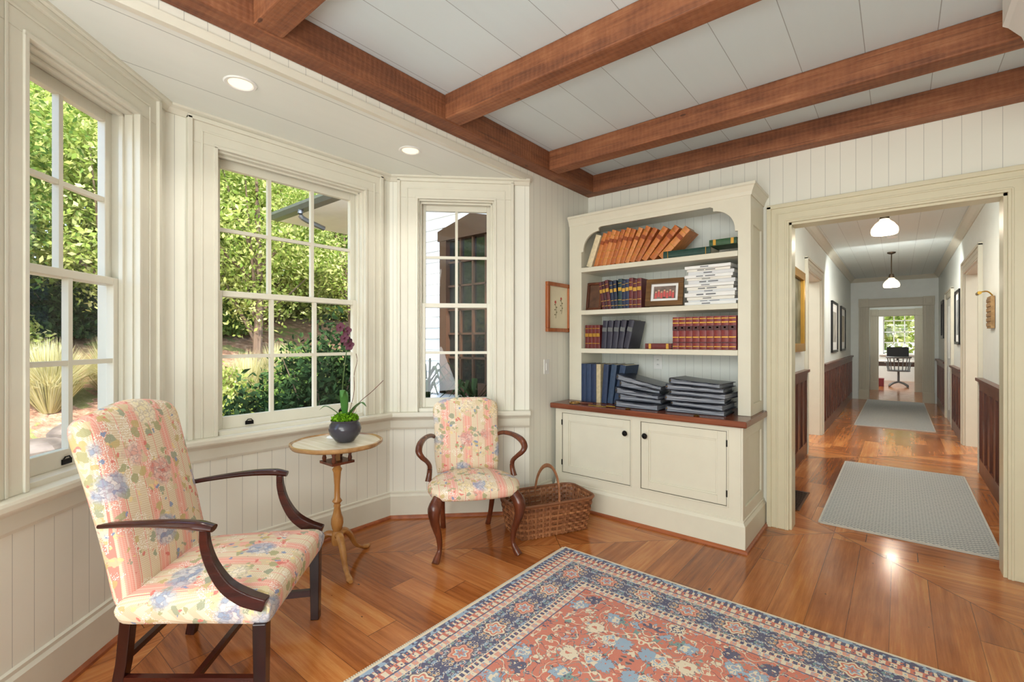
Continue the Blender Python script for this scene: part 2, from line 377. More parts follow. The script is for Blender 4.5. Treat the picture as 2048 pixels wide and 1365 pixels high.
fb.add([(-2.45, 4, 0), (4, 4, 0), (4, 4.5, 0), (-2.45, 4.5, 0)], [(0, 1, 2, 3)])
fb.add([(-4, 4.5, 0), (4, 4.5, 0), (4, 22, 0), (-4, 22, 0)], [(0, 1, 2, 3)])
fb.add([(-4, 4.5, -.1), (4, 4.5, -.1), (4, 22, -.1), (-4, 22, -.1)], [(0, 1, 2, 3)])
struct(fb.build('floor', m_fl))
WZ0, WZ1 = .84, 2.54
wA = (.24, .85); wC = (.215, .835); wB = (1.03-.787, 2.035-.787)
wall('wall_left', (XL, -3), PA, 0, ZC, [], m_wallY)
wall('wall_bay_left', PA, PB, 0, ZB+.1, [(1.117-wA[1], 1.117-wA[0], WZ0, WZ1)], m_wallA, e1=.07)
wall('wall_bay_center', PB, PC, 0, ZB+.1, [(wB[0], wB[1], WZ0, WZ1)], m_wallY, e0=.07, e1=.07)
wall('wall_bay_right', PC, PD, 0, ZB+.1, [(wC[0], wC[1], WZ0, WZ1)], m_wallC, e0=.07)
wall('wall_left_rear', PD, (XL, YF), 0, ZC, [], m_wallY)
wall('wall_far', (XL-.16, YF), (1.46, YF), 0, ZC+.1, [(-.63+2.49, .5+2.49, -1, 2.28)], m_wallX, t=.15)
wall('wall_right', (1.3, YF), (1.3, -3), 0, ZC, [], m_wallY)
wall('wall_back', (1.46, -3), (XL-.16, -3), 0, ZC, [], m_wallX)
hd = MB(); hd.box(XL-.14, XL, -.003, 3.055, ZB+.03, ZC); struct(hd.build('wall_bay_header', m_wallY))
cb = MB(); cb.box(XL-.16, 1.46, -3.1, YF+.1, ZC, ZC+.1); struct(cb.build('ceiling', m_ceil))
bc = MB(); bc.prism([(XL-.001, 0), (XL-.001, 3.055), (-3.2, 2.3), (-3.2, .75)][::-1], ZB, ZB+.06); struct(bc.build('ceiling_bay', m_bayceil))
bayline = [PA, PB, PC, PD]; full = [(XL, -3), PA, PB, PC, PD, (XL, 3.36)]
k = 0
def trim(mb, mat=m_trim, **kw):
    global k; k += 1; return struct(mb.build('trim_%d' % k, mat, **kw))
struct(MB().sweep(full, [(0, 0), (.022, 0), (.022, .17), (.012, .185), (.012, .2), (0, .205)]).build('baseboard_left', m_trim))
struct(MB().sweep(full, [(.022, 0), (.042, 0), (.04, .012), (.032, .02), (.022, .022)]).build('baseboard_shoe', m_shoe))
struct(MB().sweep([(.63, YF), (1.3, YF), (1.3, -3)], [(0, 0), (.022, 0), (.022, .17), (.012, .2), (0, .205)]).build('baseboard_far', m_trim))
trim(MB().sweep(bayline, [(0, .80), (.075, .80), (.08, .81), (.08, .828), (.075, .838), (0, .838)]))
trim(MB().sweep(bayline, [(0, .70), (.014, .70), (.02, .715), (.02, .77), (.034, .80), (0, .80)]))
trim(MB().sweep(bayline, [(0, ZB), (.05, ZB), (.05, ZB-.012), (.03, ZB-.022), (.012, ZB-.045), (0, ZB-.045)]))
trim(MB().box(XL-.02, XL+.014, -.02, 3.075, ZB-.006, ZB+.035))
struct(MB().box(XL, XL+.13, -3, 3.9, 2.79, ZC).build('trim_beam_long', m_beam, bev=.008))
for i, y in enumerate((-.35, .875, 2.01, 3.15)):
    struct(MB().box(XL+.13, 1.3, y, y+.13, 2.795, ZC).build('trim_beam_cross_%d' % (i+1), m_beamx, bev=.008))
struct(MB().box(XL, 1.3, 3.87, 4.0, 2.79, ZC).build('trim_beam_wall', m_beamx, bev=.008))
so2 = MB().sweep([(1.3, 2.86), (.43, 2.86), (.43, 2.3), (1.3, 2.3)], [(0, 2.62), (.015, 2.62), (.03, 2.68), (.065, 2.75), (.08, 2.77), (.08, ZC), (0, ZC)])
struct(so2.box(.43, 1.3, 2.3, 2.86, 2.62, ZC).build('trim_soffit', m_white))

# windows
def window(name, p0, p1, x0, x1, cols, case=.14, sensor=(.5,), ztop=WZ1):
    M = frame(p0, p1); root = sempty(name, M); z0, z1 = WZ0, ztop
    c = MB()
    for a, b in ((x0-case, x0), (x1, x1+case)): c.box(a, b, -.022, 0, .838, z1)
    c.box(x0-case, x1+case, -.022, 0, z1, z1+case-.01)
    for a in (x0-case-.012, x1+case-.012): c.box(a, a+.024, -.038, 0, .838, z1+case)
    c.box(x0-case-.012, x1+case+.012, -.038, 0, z1+case-.014, z1+case+.01)
    for a in (x0-.012, x1-.008): c.box(a, a+.02, -.03, 0, .838, z1+.0)
    c.box(x0-.012, x1+.012, -.03, 0, z1-.008, z1+.012)
    for a in (x0-case*.55, x1+case*.55): c.box(a-.006, a+.006, -.027, -.022, .838, z1+case*.5)
    c.box(x0-case*.55, x1+case*.55, -.027, -.022, z1+case*.5, z1+case*.5+.012)
    c.build('casing', m_trim, root, bev=.003)
    j = MB(); t = .018
    j.box(x0, x0+t, 0, .16, z0, z1); j.box(x1-t, x1, 0, .16, z0, z1); j.box(x0+t, x1-t, 0, .16, z1-t, z1); j.box(x0+t, x1-t, -.01, .18, z0-.005, z0+.022)
    for a in (x0+t, x1-t-.014): j.box(a, a+.014, .035, .055, z0+.02, z1-t)
    j.box(x0+t, x1-t, .035, .055, z1-t-.014, z1-t)
    j.build('jamb', m_trim, root, bev=.002)
    zi0, zi1 = z0+.022, z1-t; zm = 1.69; a0, a1 = x0+t, x1-t
    for nm, y0, s0, s1, br, tr in (('lower_sash', .056, zi0, zm+.018, .075, .036), ('upper_sash', .094, zm-.018, zi1, .036, .055)):
        s = MB(); st = .042; y1 = y0+.036
        s.box(a0, a0+st, y0, y1, s0, s1); s.box(a1-st, a1, y0, y1, s0, s1); s.box(a0+st, a1-st, y0, y1, s0, s0+br); s.box(a0+st, a1-st, y0, y1, s1-tr, s1)
        so_ = s.build(nm, m_trim, root, bev=.003)
        g0, g1, h0, h1 = a0+st, a1-st, s0+br, s1-tr; mt = MB(); w = .011
        for q in range(1, cols): xx = g0+(g1-g0)*q/cols; mt.box(xx-w, xx+w, y0+.004, y1-.004, h0, h1)
        zz = (h0+h1)/2; mt.box(g0, g1, y0+.006, y1-.006, zz-w, zz+w)
        mt.build('muntin', m_trim, so_)
        pane(g0-.003, g1+.003, y0+.018, h0-.003, h1+.003).build('glass_pane', m_glass, so_)
        if nm == 'lower_sash':
            for q in sensor:
                xs_ = a0+(a1-a0)*q
                MB().box(xs_-.024, xs_+.024, y0-.006, y0, s0+.012, s0+.034).build('sash_tag', m_black, so_)
                MB().tube([(xs_-.018, y0-.004, s0+.034), (xs_-.01, y0-.006, s0+.044), (xs_+.01, y0-.006, s0+.044), (xs_+.018, y0-.004, s0+.034)], .003, 6).build('sash_lift', m_black, so_)
    return root
window('window_1', PA, PB, 1.117-wA[1], 1.117-wA[0], 2, sensor=(.45,))
window('window_2', PB, PC, wB[0], wB[1], 3, .135, sensor=(.2, .86))
window('window_3', PC, PD, wC[0], wC[1], 2, .14, sensor=(.5,))

def casing(name, p0, p1, x0, x1, z1, w=.13, mat=m_doorcase, depth=.15, both=True, fancy=True, blocks=False):
    M = frame(p0, p1); root = sempty(name, M); c = MB()
    sides = [(-.024, 0)]+([(depth, depth+.024)] if both else [])
    for y0, y1 in sides:
        c.box(x0-w, x0+.004, y0, y1, 0, z1); c.box(x1-.004, x1+w, y0, y1, 0, z1); c.box(x0-w, x1+w, y0, y1, z1-.004, z1+w)
        yy0, yy1 = (y0-.014, y1) if y0 < 0 else (y0, y1+.014)
        c.box(x0-w-.01, x0-w+.02, yy0, yy1, 0, z1+w); c.box(x1+w-.02, x1+w+.01, yy0, yy1, 0, z1+w); c.box(x0-w-.01, x1+w+.01, yy0, yy1, z1+w-.02, z1+w+.01)
        if y0 < 0 and fancy:
            for q in (.3, .5, .7):
                c.box(x0-w*q-.008, x0-w*q+.008, yy0+.008, yy1, .2, z1-.01)
                c.box(x1+w*q-.008, x1+w*q+.008, yy0+.008, yy1, .2, z1-.01)
        if y0 < 0 and blocks:
            for a in (x0-w-.015, x1-.01):
                c.box(a, a+w+.025, yy0-.012, yy1, z1-.01, z1+w+.02); c.box(a+.04, a+w-.015, yy0-.024, yy0, z1+.03, z1+w-.02); c.box(a, a+w+.025, yy0-.01, yy1, 0, .24)
        if y0 < 0 and not fancy:
            for q in (.12, .55): c.box(x0-w*q-.006, x0-w*q+.006, y0-.006, y0, 0, z1+w*q); c.box(x1+w*q-.006, x1+w*q+.006, y0-.006, y0, 0, z1+w*q); c.box(x0-w*q, x1+w*q, y0-.006, y0, z1+w*q-.006, z1+w*q+.006)
    c.build('casing', mat, root, bev=.003)
    j = MB(); j.box(x0, x0+.02, 0, depth, 0, z1); j.box(x1-.02, x1, 0, depth, 0, z1); j.box(x0, x1, 0, depth, z1-.02, z1)
    j.build('jamb', mat, root); return root
casing('door_1', (XL, YF), (1.3, YF), -.63-XL, .5-XL, 2.28, fancy=False)

# ------------------------------------------------------------------ hall
HX0, HX1, HZ, HY = -.9, .69, 2.9, 14.1
wall('wall_hall_left', (HX0, 4.15), (HX0, HY), 0, HZ, [(6.95-4.15, 8.3-4.15, -1, 2.3)], m_hall)
wall('wall_hall_right', (HX1, HY), (HX1, 4.15), 0, HZ, [(HY-8.7, HY-7.15, -1, 2.3)], m_hall)
struct(MB().prism([(-1.2, 4.15), (4, 4.15), (4, 22), (-4, 22), (-4, 4.5), (-1.2, 4.5)], HZ, HZ+.1).build('ceiling_hall', m_hallceil))
wall('wall_hall_far', (-1.1, HY), (1.1, HY), 0, HZ, [(-.56+1.1, .44+1.1, -1, 2.22)], m_hall, t=.14)
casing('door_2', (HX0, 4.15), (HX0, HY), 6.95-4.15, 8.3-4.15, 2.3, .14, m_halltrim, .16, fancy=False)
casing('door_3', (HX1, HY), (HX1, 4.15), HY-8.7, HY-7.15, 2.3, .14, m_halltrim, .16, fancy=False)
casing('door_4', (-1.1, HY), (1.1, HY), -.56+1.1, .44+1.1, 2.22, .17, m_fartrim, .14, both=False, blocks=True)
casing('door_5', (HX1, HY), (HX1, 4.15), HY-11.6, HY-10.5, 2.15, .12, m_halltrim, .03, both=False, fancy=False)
dl = sempty('door_6', frame((HX1, HY), (HX1, 4.15))); MB().box(HY-11.58, HY-10.52, -.01, .02, 0, 2.14).build('door_leaf', m_white, dl)
dpn = MB()
for za, zb in ((.2, .95), (1.1, 2.0)):
    for xa in (HY-11.5, HY-11.0): dpn.box(xa, xa+.4, -.018, -.01, za, zb)
dpn.build('door_panel', m_white, dl)
wall('wall_passage_left', (-.78, HY+.14), (-.78, 17), 0, HZ, [], m_hall); wall('wall_passage_right', (.64, 17), (.64, HY+.14), 0, HZ, [], m_hall)
wall('wall_passage_far', (-2.4, 17), (2.4, 17), 0, HZ, [(2.4-.46, 2.4+.36, -1, 2.12)], m_hall, t=.14)
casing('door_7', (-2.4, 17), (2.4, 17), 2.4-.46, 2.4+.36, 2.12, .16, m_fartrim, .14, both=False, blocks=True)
wall('wall_office_far', (-2.4, 21.3), (2.4, 21.3), 0, HZ, [(2.4-.42, 2.4+.46, .95, 2.5)], m_hall)
wall('wall_office_left', (-2.4, 17.1), (-2.4, 21.3), 0, HZ, [], m_hall); wall('wall_office_right', (2.4, 21.3), (2.4, 17.1), 0, HZ, [], m_hall)
wof = sempty('window_4', frame((-2.4, 21.3), (2.4, 21.3))); q = MB(); a, b = 1.98, 2.86
q.box(a-.1, a, -.03, 0, .9, 2.6); q.box(b, b+.1, -.03, 0, .9, 2.6); q.box(a-.1, b+.1, -.03, 0, 2.5, 2.62); q.box(a-.12, b+.12, -.08, 0, .9, .95); q.build('casing', m_white, wof)
q = MB()
for z in (.95, 1.33, 1.7, 2.1, 2.47): q.box(a, b, .05, .09, z, z+.03)
for x in (a, a+.28, a+.57, b-.03): q.box(x, x+.03, .05, .09, .95, 2.5)
q.build('muntin', m_white, wof); pane(a, b, .07, .95, 2.5).build('glass_pane', m_glass, wof)
wall('wall_side_room_left', (-3.4, 5.4), (-3.4, 10.5), 0, HZ, [], m_hall); wall('wall_side_room_left_rear', (-3.4, 10.5), (HX0-.16, 10.5), 0, HZ, [], m_hall)
wall('wall_side_room_left_front', (HX0-.16, 5.4), (-3.4, 5.4), 0, HZ, [], m_hall)
wall('wall_side_room_right', (3.4, 10.5), (3.4, 5.4), 0, HZ, [], m_hall); wall('wall_side_room_right_rear', (HX1+.16, 10.5), (3.4, 10.5), 0, HZ, [], m_hall)
wall('wall_side_room_right_front', (3.4, 5.4), (HX1+.16, 5.4), 0, HZ, [], m_hall)
wall('wall_hall_outer_left', (-4, 4.5), (-4, 22), 0, HZ, [], m_hall); wall('wall_hall_outer_right', (4, 22), (4, 4.15), 0, HZ, [], m_hall)
wall('wall_hall_light_block', (-4.1, 4.4), (-1.05, 4.4), 0, HZ+.1, [], m_hall, t=.1)  # unseen wall added to stop light leaking in behind the wing
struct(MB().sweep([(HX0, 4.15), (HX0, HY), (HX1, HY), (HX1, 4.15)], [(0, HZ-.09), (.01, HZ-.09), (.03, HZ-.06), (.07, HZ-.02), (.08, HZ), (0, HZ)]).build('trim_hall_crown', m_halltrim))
def wains(nm, p0, p1, x0, x1, h=1.02, mat=m_wains):
    r = sempty(nm, frame(p0, p1)); mb = MB(); mb.box(x0, x1, -.012, 0, 0, h); pw = .34; n = max(1, round((x1-x0)/pw)); pw = (x1-x0)/n
    mb.box(x0, x1, -.03, -.012, 0, .16); mb.box(x0, x1, -.03, -.012, h-.1, h)
    for i in range(n+1): a_ = x0+i*pw; mb.box(max(x0, a_-.035), min(x1, a_+.035), -.03, -.012, .16, h-.1)
    mb.build('panelling', mat, r); MB().box(x0, x1, -.06, 0, h, h+.03).build('cap_rail', mat, r); return r
L0, L1 = (HX0, 4.15), (HX0, HY); R0, R1 = (HX1, HY), (HX1, 4.15)
wains('trim_wainscot_1', L0, L1, .05, 6.8-4.15); wains('trim_wainscot_2', L0, L1, 8.46-4.15, HY-4.15)
wains('trim_wainscot_3', R0, R1, HY-7.0, HY-4.2, .98); wains('trim_wainscot_4', R0, R1, HY-10.35, HY-8.86, .98); wains('trim_wainscot_5', R0, R1, .02, HY-11.75, .98)
wains('trim_wainscot_6', (-.78, HY+.14), (-.78, 17), 0, 2.7); wains('trim_wainscot_7', (.64, 17), (.64, HY+.14), 0, 2.7)

def runner(x0, x1, y0, y1, label):
    r = thing('runner_rug', label, 'rug', ((x0+x1)/2, (y0+y1)/2, 0), 0); w = (x1-x0)/2; h = (y1-y0)/2
    MB().box(-w, w, -h, h, .001, .012).build('pile', m_run, r)
    b = MB()
    for a_, b_, c_, d_ in ((-w-.012, -w, -h, h), (w, w+.012, -h, h), (-w, w, -h-.012, -h), (-w, w, h, h+.012)): b.box(a_, b_, c_, d_, .001, .014)
    b.build('binding', plain('runner binding', (196, 192, 182), .9), r)
runner(-.466, .51, 4.3, 6.64, 'near grey latticed runner rug lying just past the wide doorway')
runner(-.56, .43, 9.65, 14.0, 'far grey latticed runner rug leading up to the distant doorway')

def picture(name, label, cat, M, w, h, fw, fmat, cmat, group=None, mat_in=0, d=.03):
    r = thing(name, label, cat, M=M, group=group); f = MB()
    for a, b, c, e in ((-w/2, w/2, 0, fw), (-w/2, w/2, h-fw, h), (-w/2, -w/2+fw, fw, h-fw), (w/2-fw, w/2, fw, h-fw)): f.box(a, b, -d, 0, c, e)
    f.build('frame', fmat, r, bev=.004)
    if mat_in:
        MB().box(-w/2+fw, w/2-fw, -.012, -.004, fw, h-fw).build('mat_board', m_wpaper, r)
        MB().box(-w/2+fw+mat_in, w/2-fw-mat_in, -.014, -.011, fw+mat_in, h-fw-mat_in).build('print', cmat, r)
    else: MB().box(-w/2+fw, w/2-fw, -.012, -.004, fw, h-fw).build('print', cmat, r)
    return r
def art(name, cols, sc):
    g = G(name, .6); n = g.noise(g.pos('Object'), sc, 4); g.col(g.ramp(n, [(i/(len(cols)-1)*.5+.25, lin(*c)) for i, c in enumerate(cols)])); return g.m
def onwall(p0, p1, x, z): return frame(p0, p1) @ Matrix.Translation((x, 0, z))
picture('framed_painting', 'gilt-framed dark landscape painting on the left hall wall above the wainscot', 'painting', onwall(L0, L1, 6.1-4.15, 1.28), .82, .92, .09, m_gold, art('dark landscape', [(40, 46, 36), (96, 92, 66), (150, 150, 130)], 5), d=.05)
picture('framed_picture', 'black-framed print on the left hall wall, nearer of the pair past the side opening', 'picture', onwall(L0, L1, 10.2-4.15, 1.2), .95, .9, .04, m_black, art('grey print', [(120, 120, 116), (200, 198, 190)], 6), mat_in=.14)
picture('framed_picture', 'black-framed print on the left hall wall, farther of the pair near the distant doorway', 'picture', onwall(L0, L1, 11.85-4.15, 1.2), .95, .9, .04, m_black, art('tan print', [(150, 140, 120), (210, 200, 180)], 6), mat_in=.14)
picture('framed_picture', 'black-framed picture on the right hall wall beside the side opening', 'picture', onwall(R0, R1, HY-9.55, 1.35), .7, .8, .04, m_black, art('blue print', [(90, 100, 110), (190, 190, 186)], 6), mat_in=.1)
picture('framed_picture', 'small dark picture high on the right hall wall near the distant doorway', 'picture', onwall(R0, R1, HY-12.6, 1.45), .6, .75, .06, m_black, art('umber print', [(30, 24, 22), (80, 60, 48)], 6))
wp = thing('picture_lamp', 'brass picture lamp over a small tan wooden plaque on the right hall wall', 'wall lamp', M=onwall(R0, R1, HY-6.3, 1.52))
q = MB(); q.box(-.13, .13, -.03, -.004, .0, .3)
for i in range(6): q.box(-.12, .12, -.036, -.03, .02+i*.046, .05+i*.046)
q.build('plaque', wood('woven plaque', (120, 88, 50), (176, 138, 88), 'x', .6), wp)
MB().tube(cr([(0, -.004, .31), (0, -.04, .35), (0, -.10, .345)], 4), .006, 8).tube([(-.08, -.10, .335), (.08, -.10, .335)], .016, 10).build('lamp_arm', m_brass, wp)
m_shade = emis('lit milk glass', (255, 236, 205), 1.3); m_rim = plain('bronze', (70, 56, 42), .4, .8)
def pendant(x, y, label, zt=2.49):
    r = thing('pendant_light', label, 'pendant lamp', (x, y, 0), 0, 'schoolhouse pendants along the hall')
    MB().lathe([(.001, HZ), (.06, HZ), (.055, HZ-.02), (.02, HZ-.035), (.001, HZ-.036)], 20).build('ceiling_cup', m_rim, r, smooth=True)
    MB().tube([(0, 0, HZ-.03), (0, 0, zt+.2)], .008, 8).build('stem', m_rim, r)
    MB().lathe([(.001, zt+.225), (.03, zt+.22), (.04, zt+.18), (.04, zt+.155), (.001, zt+.154)], 20).build('fitter', m_rim, r, smooth=True)
    MB().lathe([(.035, zt+.165), (.045, zt+.14), (.08, zt+.11), (.11, zt+.065), (.115, zt+.03), (.108, zt), (.098, zt), (.104, zt+.035), (.098, zt+.065), (.07, zt+.10), (.035, zt+.13)], 28).build('shade', m_shade, r, smooth=True)
    l = bpy.data.lights.new('pendant_bulb', 'POINT'); l.energy = 20; l.color = (1, .88, .72); l.shadow_soft_size = .06
    o = bpy.data.objects.new('bulb', l); C.objects.link(o); o.parent = r; o.location = (0, 0, zt+.02)
pendant(-.11, 6.12, 'white glass pendant lamp nearest the wide doorway in the hall'); pendant(-.092, 10.2, 'white glass pendant lamp hanging farther down the hall', 2.31)
sd = MB().lathe([(.001, 0), (.06, 0), (.065, -.02), (.05, -.035), (.001, -.036)], 20, (-.07, 8.6, HZ)).build('smoke_detector', m_white, smooth=True); tagd(sd, 'small round white smoke detector on the hall ceiling between the pendants', 'smoke detector')
fv = thing('floor_vent', 'dark slotted floor register beside the left hall wainscot', 'vent', (-.72, 4.78, 0)); MB().box(-.09, .09, -.3, .3, .001, .006).build('plate', plain('register brown', (86, 50, 30), .4, .3), fv)
q = MB(); [q.box(-.075, .075, -.28+i*.033, -.264+i*.033, .006, .009) for i in range(17)]; q.build('grille', m_black, fv)
st = thing('side_table', 'dark red table with white papers seen through the left hall opening', 'table', (-1.75, 9.2, 0)); MB().box(-.5, .5, -.35, .35, .72, .76).build('tabletop', m_wains, st)
for sx in (-.46, .46):
    for sy in (-.31, .31): MB().box(sx-.025, sx+.025, sy-.025, sy+.025, 0, .72).build('leg', m_wains, st)
tl = thing('table_lamp', 'small white lamp standing on the dark red table in the side room', 'lamp', (-1.7, 9.1, .76)); MB().lathe([(.001, 0), (.06, 0), (.05, .03), (.07, .12), (.02, .22), (.015, .3), (.001, .3)], 18).build('base', m_white, tl, smooth=True); MB().lathe([(.15, .28), (.09, .48), (.088, .48), (.148, .28)], 20).build('lamp_shade', m_wpaper, tl, smooth=True)

# office at the far end
m_desk = wood('dark desk wood', (52, 34, 26), (96, 64, 46), 'x', .4)
dk = thing('desk', 'dark wooden desk with white top under the far office window', 'desk', (0, 19.9, 0)); MB().box(-.85, .85, -.35, .35, .72, .76).build('desktop', m_white, dk)
for sx in (-.82, .58): MB().box(sx, sx+.24, -.3, .3, 0, .72).build('pedestal', m_desk, dk)
MB().box(-.58, .58, -.28, -.26, .58, .72).build('drawer_front', m_desk, dk)
mo = thing('monitor', 'black computer monitor on the office desk', 'monitor', (-.02, 19.9, .76)); MB().box(-.28, .28, -.015, .015, .1, .44).build('screen', m_black, mo); MB().box(-.03, .03, -.01, .04, 0, .2).box(-.1, .1, -.07, .07, 0, .012).build('stand', m_black, mo)
m_gch = plain('grey painted wood', (104, 106, 106), .5)
oc = thing('office_chair', 'grey spindle-back swivel armchair at the office desk', 'chair', (.0, 18.6, 0)); oc.scale = (1.15, 1.15, 1.1)
MB().pillow(lambda u, v: (u*.24*math.sqrt(1-v*v*.3), v*.23*math.sqrt(1-u*u*.3), .45), (0, 0, 1), lambda u, v: .015, lambda u, v: .02, 10, 10).build('seat', m_gch, oc)
for a in range(7):
    t = R(200+a*140/6); MB().tube([(.2*math.cos(t), .2*math.sin(t), .46), (.24*math.cos(t), .27*math.sin(t), .8)], .012, 6).build('spindle', m_gch, oc)
MB().tube([(.25*math.cos(R(190+i*16)), .28*math.sin(R(190+i*16)), .82) for i in range(11)], .03, 6).build('crest_rail', m_gch, oc)
MB().tube(cr([(-.25, .12, .66), (-.28, -.05, .67), (-.24, -.22, .68)], 4), .02, 6).tube([(-.25, .1, .66), (-.22, .08, .46)], .014, 6).build('armrest', m_gch, oc); MB().tube(cr([(.25, .12, .66), (.28, -.05, .67), (.24, -.22, .68)], 4), .02, 6).tube([(.25, .1, .66), (.22, .08, .46)], .014, 6).build('armrest', m_gch, oc)
MB().tube([(0, 0, .12), (0, 0, .44)], .025, 8).build('post', m_gch, oc)
for a in range(4):
    t = R(45+90*a); MB().tube([(0, 0, .14), (.15*math.cos(t), .15*math.sin(t), .1), (.28*math.cos(t), .28*math.sin(t), .02)], [.024, .022, .022], 6).build('leg', m_gch, oc)
for lab, x, y, z, rgb in (('dark red box on the floor to the left of the office chair', -.45, 18.6, 0, (120, 30, 40)), ('small blue jar on the right end of the office desk', .5, 19.8, .76, (40, 80, 140))):
    o = thing('storage_box' if z == 0 else 'jar', lab, 'box' if z == 0 else 'jar', (x, y, z))
    if z == 0: MB().box(-.1, .1, -.16, .16, 0, .2).build('body', plain('maroon card', rgb), o); MB().box(-.105, .105, -.165, .165, .2, .24).build('lid', plain('maroon card', rgb), o)
    else: MB().lathe([(.001, 0), (.05, 0), (.06, .06), (.05, .13), (.025, .16), (.001, .16)], 16).build('body', plain('blue glaze', rgb, .2), o, smooth=True); MB().lathe([(.001, .16), (.03, .16), (.03, .18), (.001, .19)], 16).build('lid', m_brass, o)

# ------------------------------------------------------------------ bookcase
X0, X1, YB, YU = -2.29, -.81, 3.38, 3.6
cx = (X0+X1)/2; cab = thing('base_cabinet', 'ivory two-door base cabinet built in under the bookcase', 'cabinet', (cx, YB, 0)); W2 = (X1-X0)/2; D = YF-YB
dz0, dz1 = .285, .785; drs = [(-2.218-cx, -1.60-cx), (-1.509-cx, -.9007-cx)]
b = MB(); b.box(-W2, W2, .02, D-.002, 0, .825)
b.box(-W2, drs[0][0]-.003, 0, .02, 0, .825); b.box(drs[0][1]+.003, drs[1][0]-.003, 0, .02, 0, .825); b.box(drs[1][1]+.003, W2, 0, .02, 0, .825)
for a_, c_ in drs: b.box(a_-.003, c_+.003, 0, .02, 0, dz0-.003); b.box(a_-.003, c_+.003, 0, .02, dz1+.003, .825)
b.build('body', m_case, cab)
sp = MB(); sp.box(W2, W2+.014, 0, .07, .2, .825); sp.box(W2, W2+.014, D-.08, D-.002, .2, .825); sp.box(W2, W2+.014, .07, D-.08, .74, .825); sp.box(W2, W2+.014, .07, D-.08, .2, .28)
sp.build('side_panel', m_case, cab, bev=.003)
MB().sweep([(-W2, 0), (W2+.012, 0), (W2+.012, D-.002)], [(0, 0), (.02, 0), (.02, .17), (.008, .19), (.008, .2), (0, .205)]).build('plinth', m_case, cab)
MB().sweep([(-W2, -.02), (W2+.032, -.02), (W2+.032, D-.002)], [(0, 0), (.018, 0), (.015, .014), (.006, .02), (0, .021)]).build('shoe_moulding', m_shoe, cab)
m_gap = plain('dark reveal', (96, 88, 72), .8)
for i, (a_, c_) in enumerate(drs):
    d = MB(); w = .058
    d.box(a_, a_+w, 0, .02, dz0, dz1); d.box(c_-w, c_, 0, .02, dz0, dz1); d.box(a_+w, c_-w, 0, .02, dz0, dz0+w); d.box(a_+w, c_-w, 0, .02, dz1-w, dz1); d.box(a_+w, c_-w, .011, .019, dz0+w, dz1-w)
    bw = .012
    for p in ((a_+w, a_+w+bw, dz0+w, dz1-w), (c_-w-bw, c_-w, dz0+w, dz1-w), (a_+w+bw, c_-w-bw, dz0+w, dz0+w+bw), (a_+w+bw, c_-w-bw, dz1-w-bw, dz1-w)): d.box(p[0], p[1], .005, .012, p[2], p[3])
    do = d.build('door', m_case, cab, bev=.0015)
    d = MB()
    for p in ((a_-.014, a_-.004, dz0-.014, dz1+.014), (c_+.004, c_+.014, dz0-.014, dz1+.014), (a_-.004, c_+.004, dz0-.014, dz0-.004), (a_-.004, c_+.004, dz1+.004, dz1+.014)): d.box(p[0], p[1], -.006, 0, p[2], p[3])
    d.build('door_bead', m_case, cab, bev=.002)
    MB().box(a_-.004, c_+.004, -.0008, .0003, dz0-.004, dz0).box(a_-.004, c_+.004, -.0008, .0003, dz1, dz1+.004).box(a_-.004, a_, -.0008, .0003, dz0, dz1).box(c_, c_+.004, -.0008, .0003, dz0, dz1).build('reveal', m_gap, cab)
    kx = c_-.035 if i == 0 else a_+.035
    kn = MB(Matrix.Translation((kx, 0, dz1-.1)) @ Matrix.Rotation(R(90), 4, 'X')); kn.lathe([(.001, 0), (.009, 0), (.008, .012), (.018, .016), (.022, .024), (.016, .033), (.001, .036)], 18); kn.build('knob', m_black, do, smooth=True)
    hx = a_-.004 if i == 0 else c_+.004
    for hz in (dz0+.06, dz1-.1): MB().tube([(hx, -.006, hz), (hx, -.006, hz+.045)], .005, 8).build('hinge', m_black, do)
ct = thing('countertop', 'polished dark wood countertop over the ivory base cabinet', 'countertop', (cx, YB, .826))
MB().box(-W2-.03, W2+.045, -.045, D-.002, 0, .044).build('slab', m_counter, ct, bev=.008)
ZT = .871
bk = thing('bookcase', 'tall ivory bookcase with arched opening standing on the wooden countertop', 'bookcase', (cx, YU, ZT)); DU = YF-YU; H = 2.43-ZT
T = .02; xl = -2.167-cx; xr = -.882-cx
MB().box(-W2, -W2+T, .022, DU-.002, 0, H).build('side', m_case, bk)
rs = MB(); rs.box(W2-T, W2, .022, DU-.002, 0, H); rs.box(W2, W2+.012, .022, .08, 0, H); rs.box(W2, W2+.012, DU-.07, DU-.002, 0, H); rs.box(W2, W2+.012, .08, DU-.07, H-.2, H); rs.box(W2, W2+.012, .08, DU-.07, 0, .08); rs.build('side', m_case, bk)
MB().box(xl-.02, xl, .022, DU-.02, 0, H-.02).build('inner_side', m_case, bk); MB().box(xr, xr+.02, .022, DU-.02, 0, H-.02).build('inner_side', m_case, bk)
MB().box(-W2+T, W2-T, DU-.02, DU-.002, 0, H).build('back_panel', m_back, bk)
MB().box(-W2, W2, .0, DU-.002, H, H+.02).build('top', m_case, bk)
def zz(z): return z-ZT
ff = [(-W2, 0), (-W2, H), (W2+.012, H), (W2+.012, 0), (xr, 0), (xr, zz(2.185)), (xr-.02, zz(2.185)), (xr-.02, zz(2.2))]
ff += [(xr-.17+.15*math.cos(t), zz(2.2)+.15*math.sin(t)) for t in [R(q) for q in range(10, 91, 10)]]
ff += [(xr-.17, zz(2.375)), (xr-.19, zz(2.385)), (xl+.19, zz(2.385)), (xl+.17, zz(2.375))]
ff += [(xl+.17+.15*math.cos(t), zz(2.2)+.15*math.sin(t)) for t in [R(q) for q in range(90, 171, 10)]]
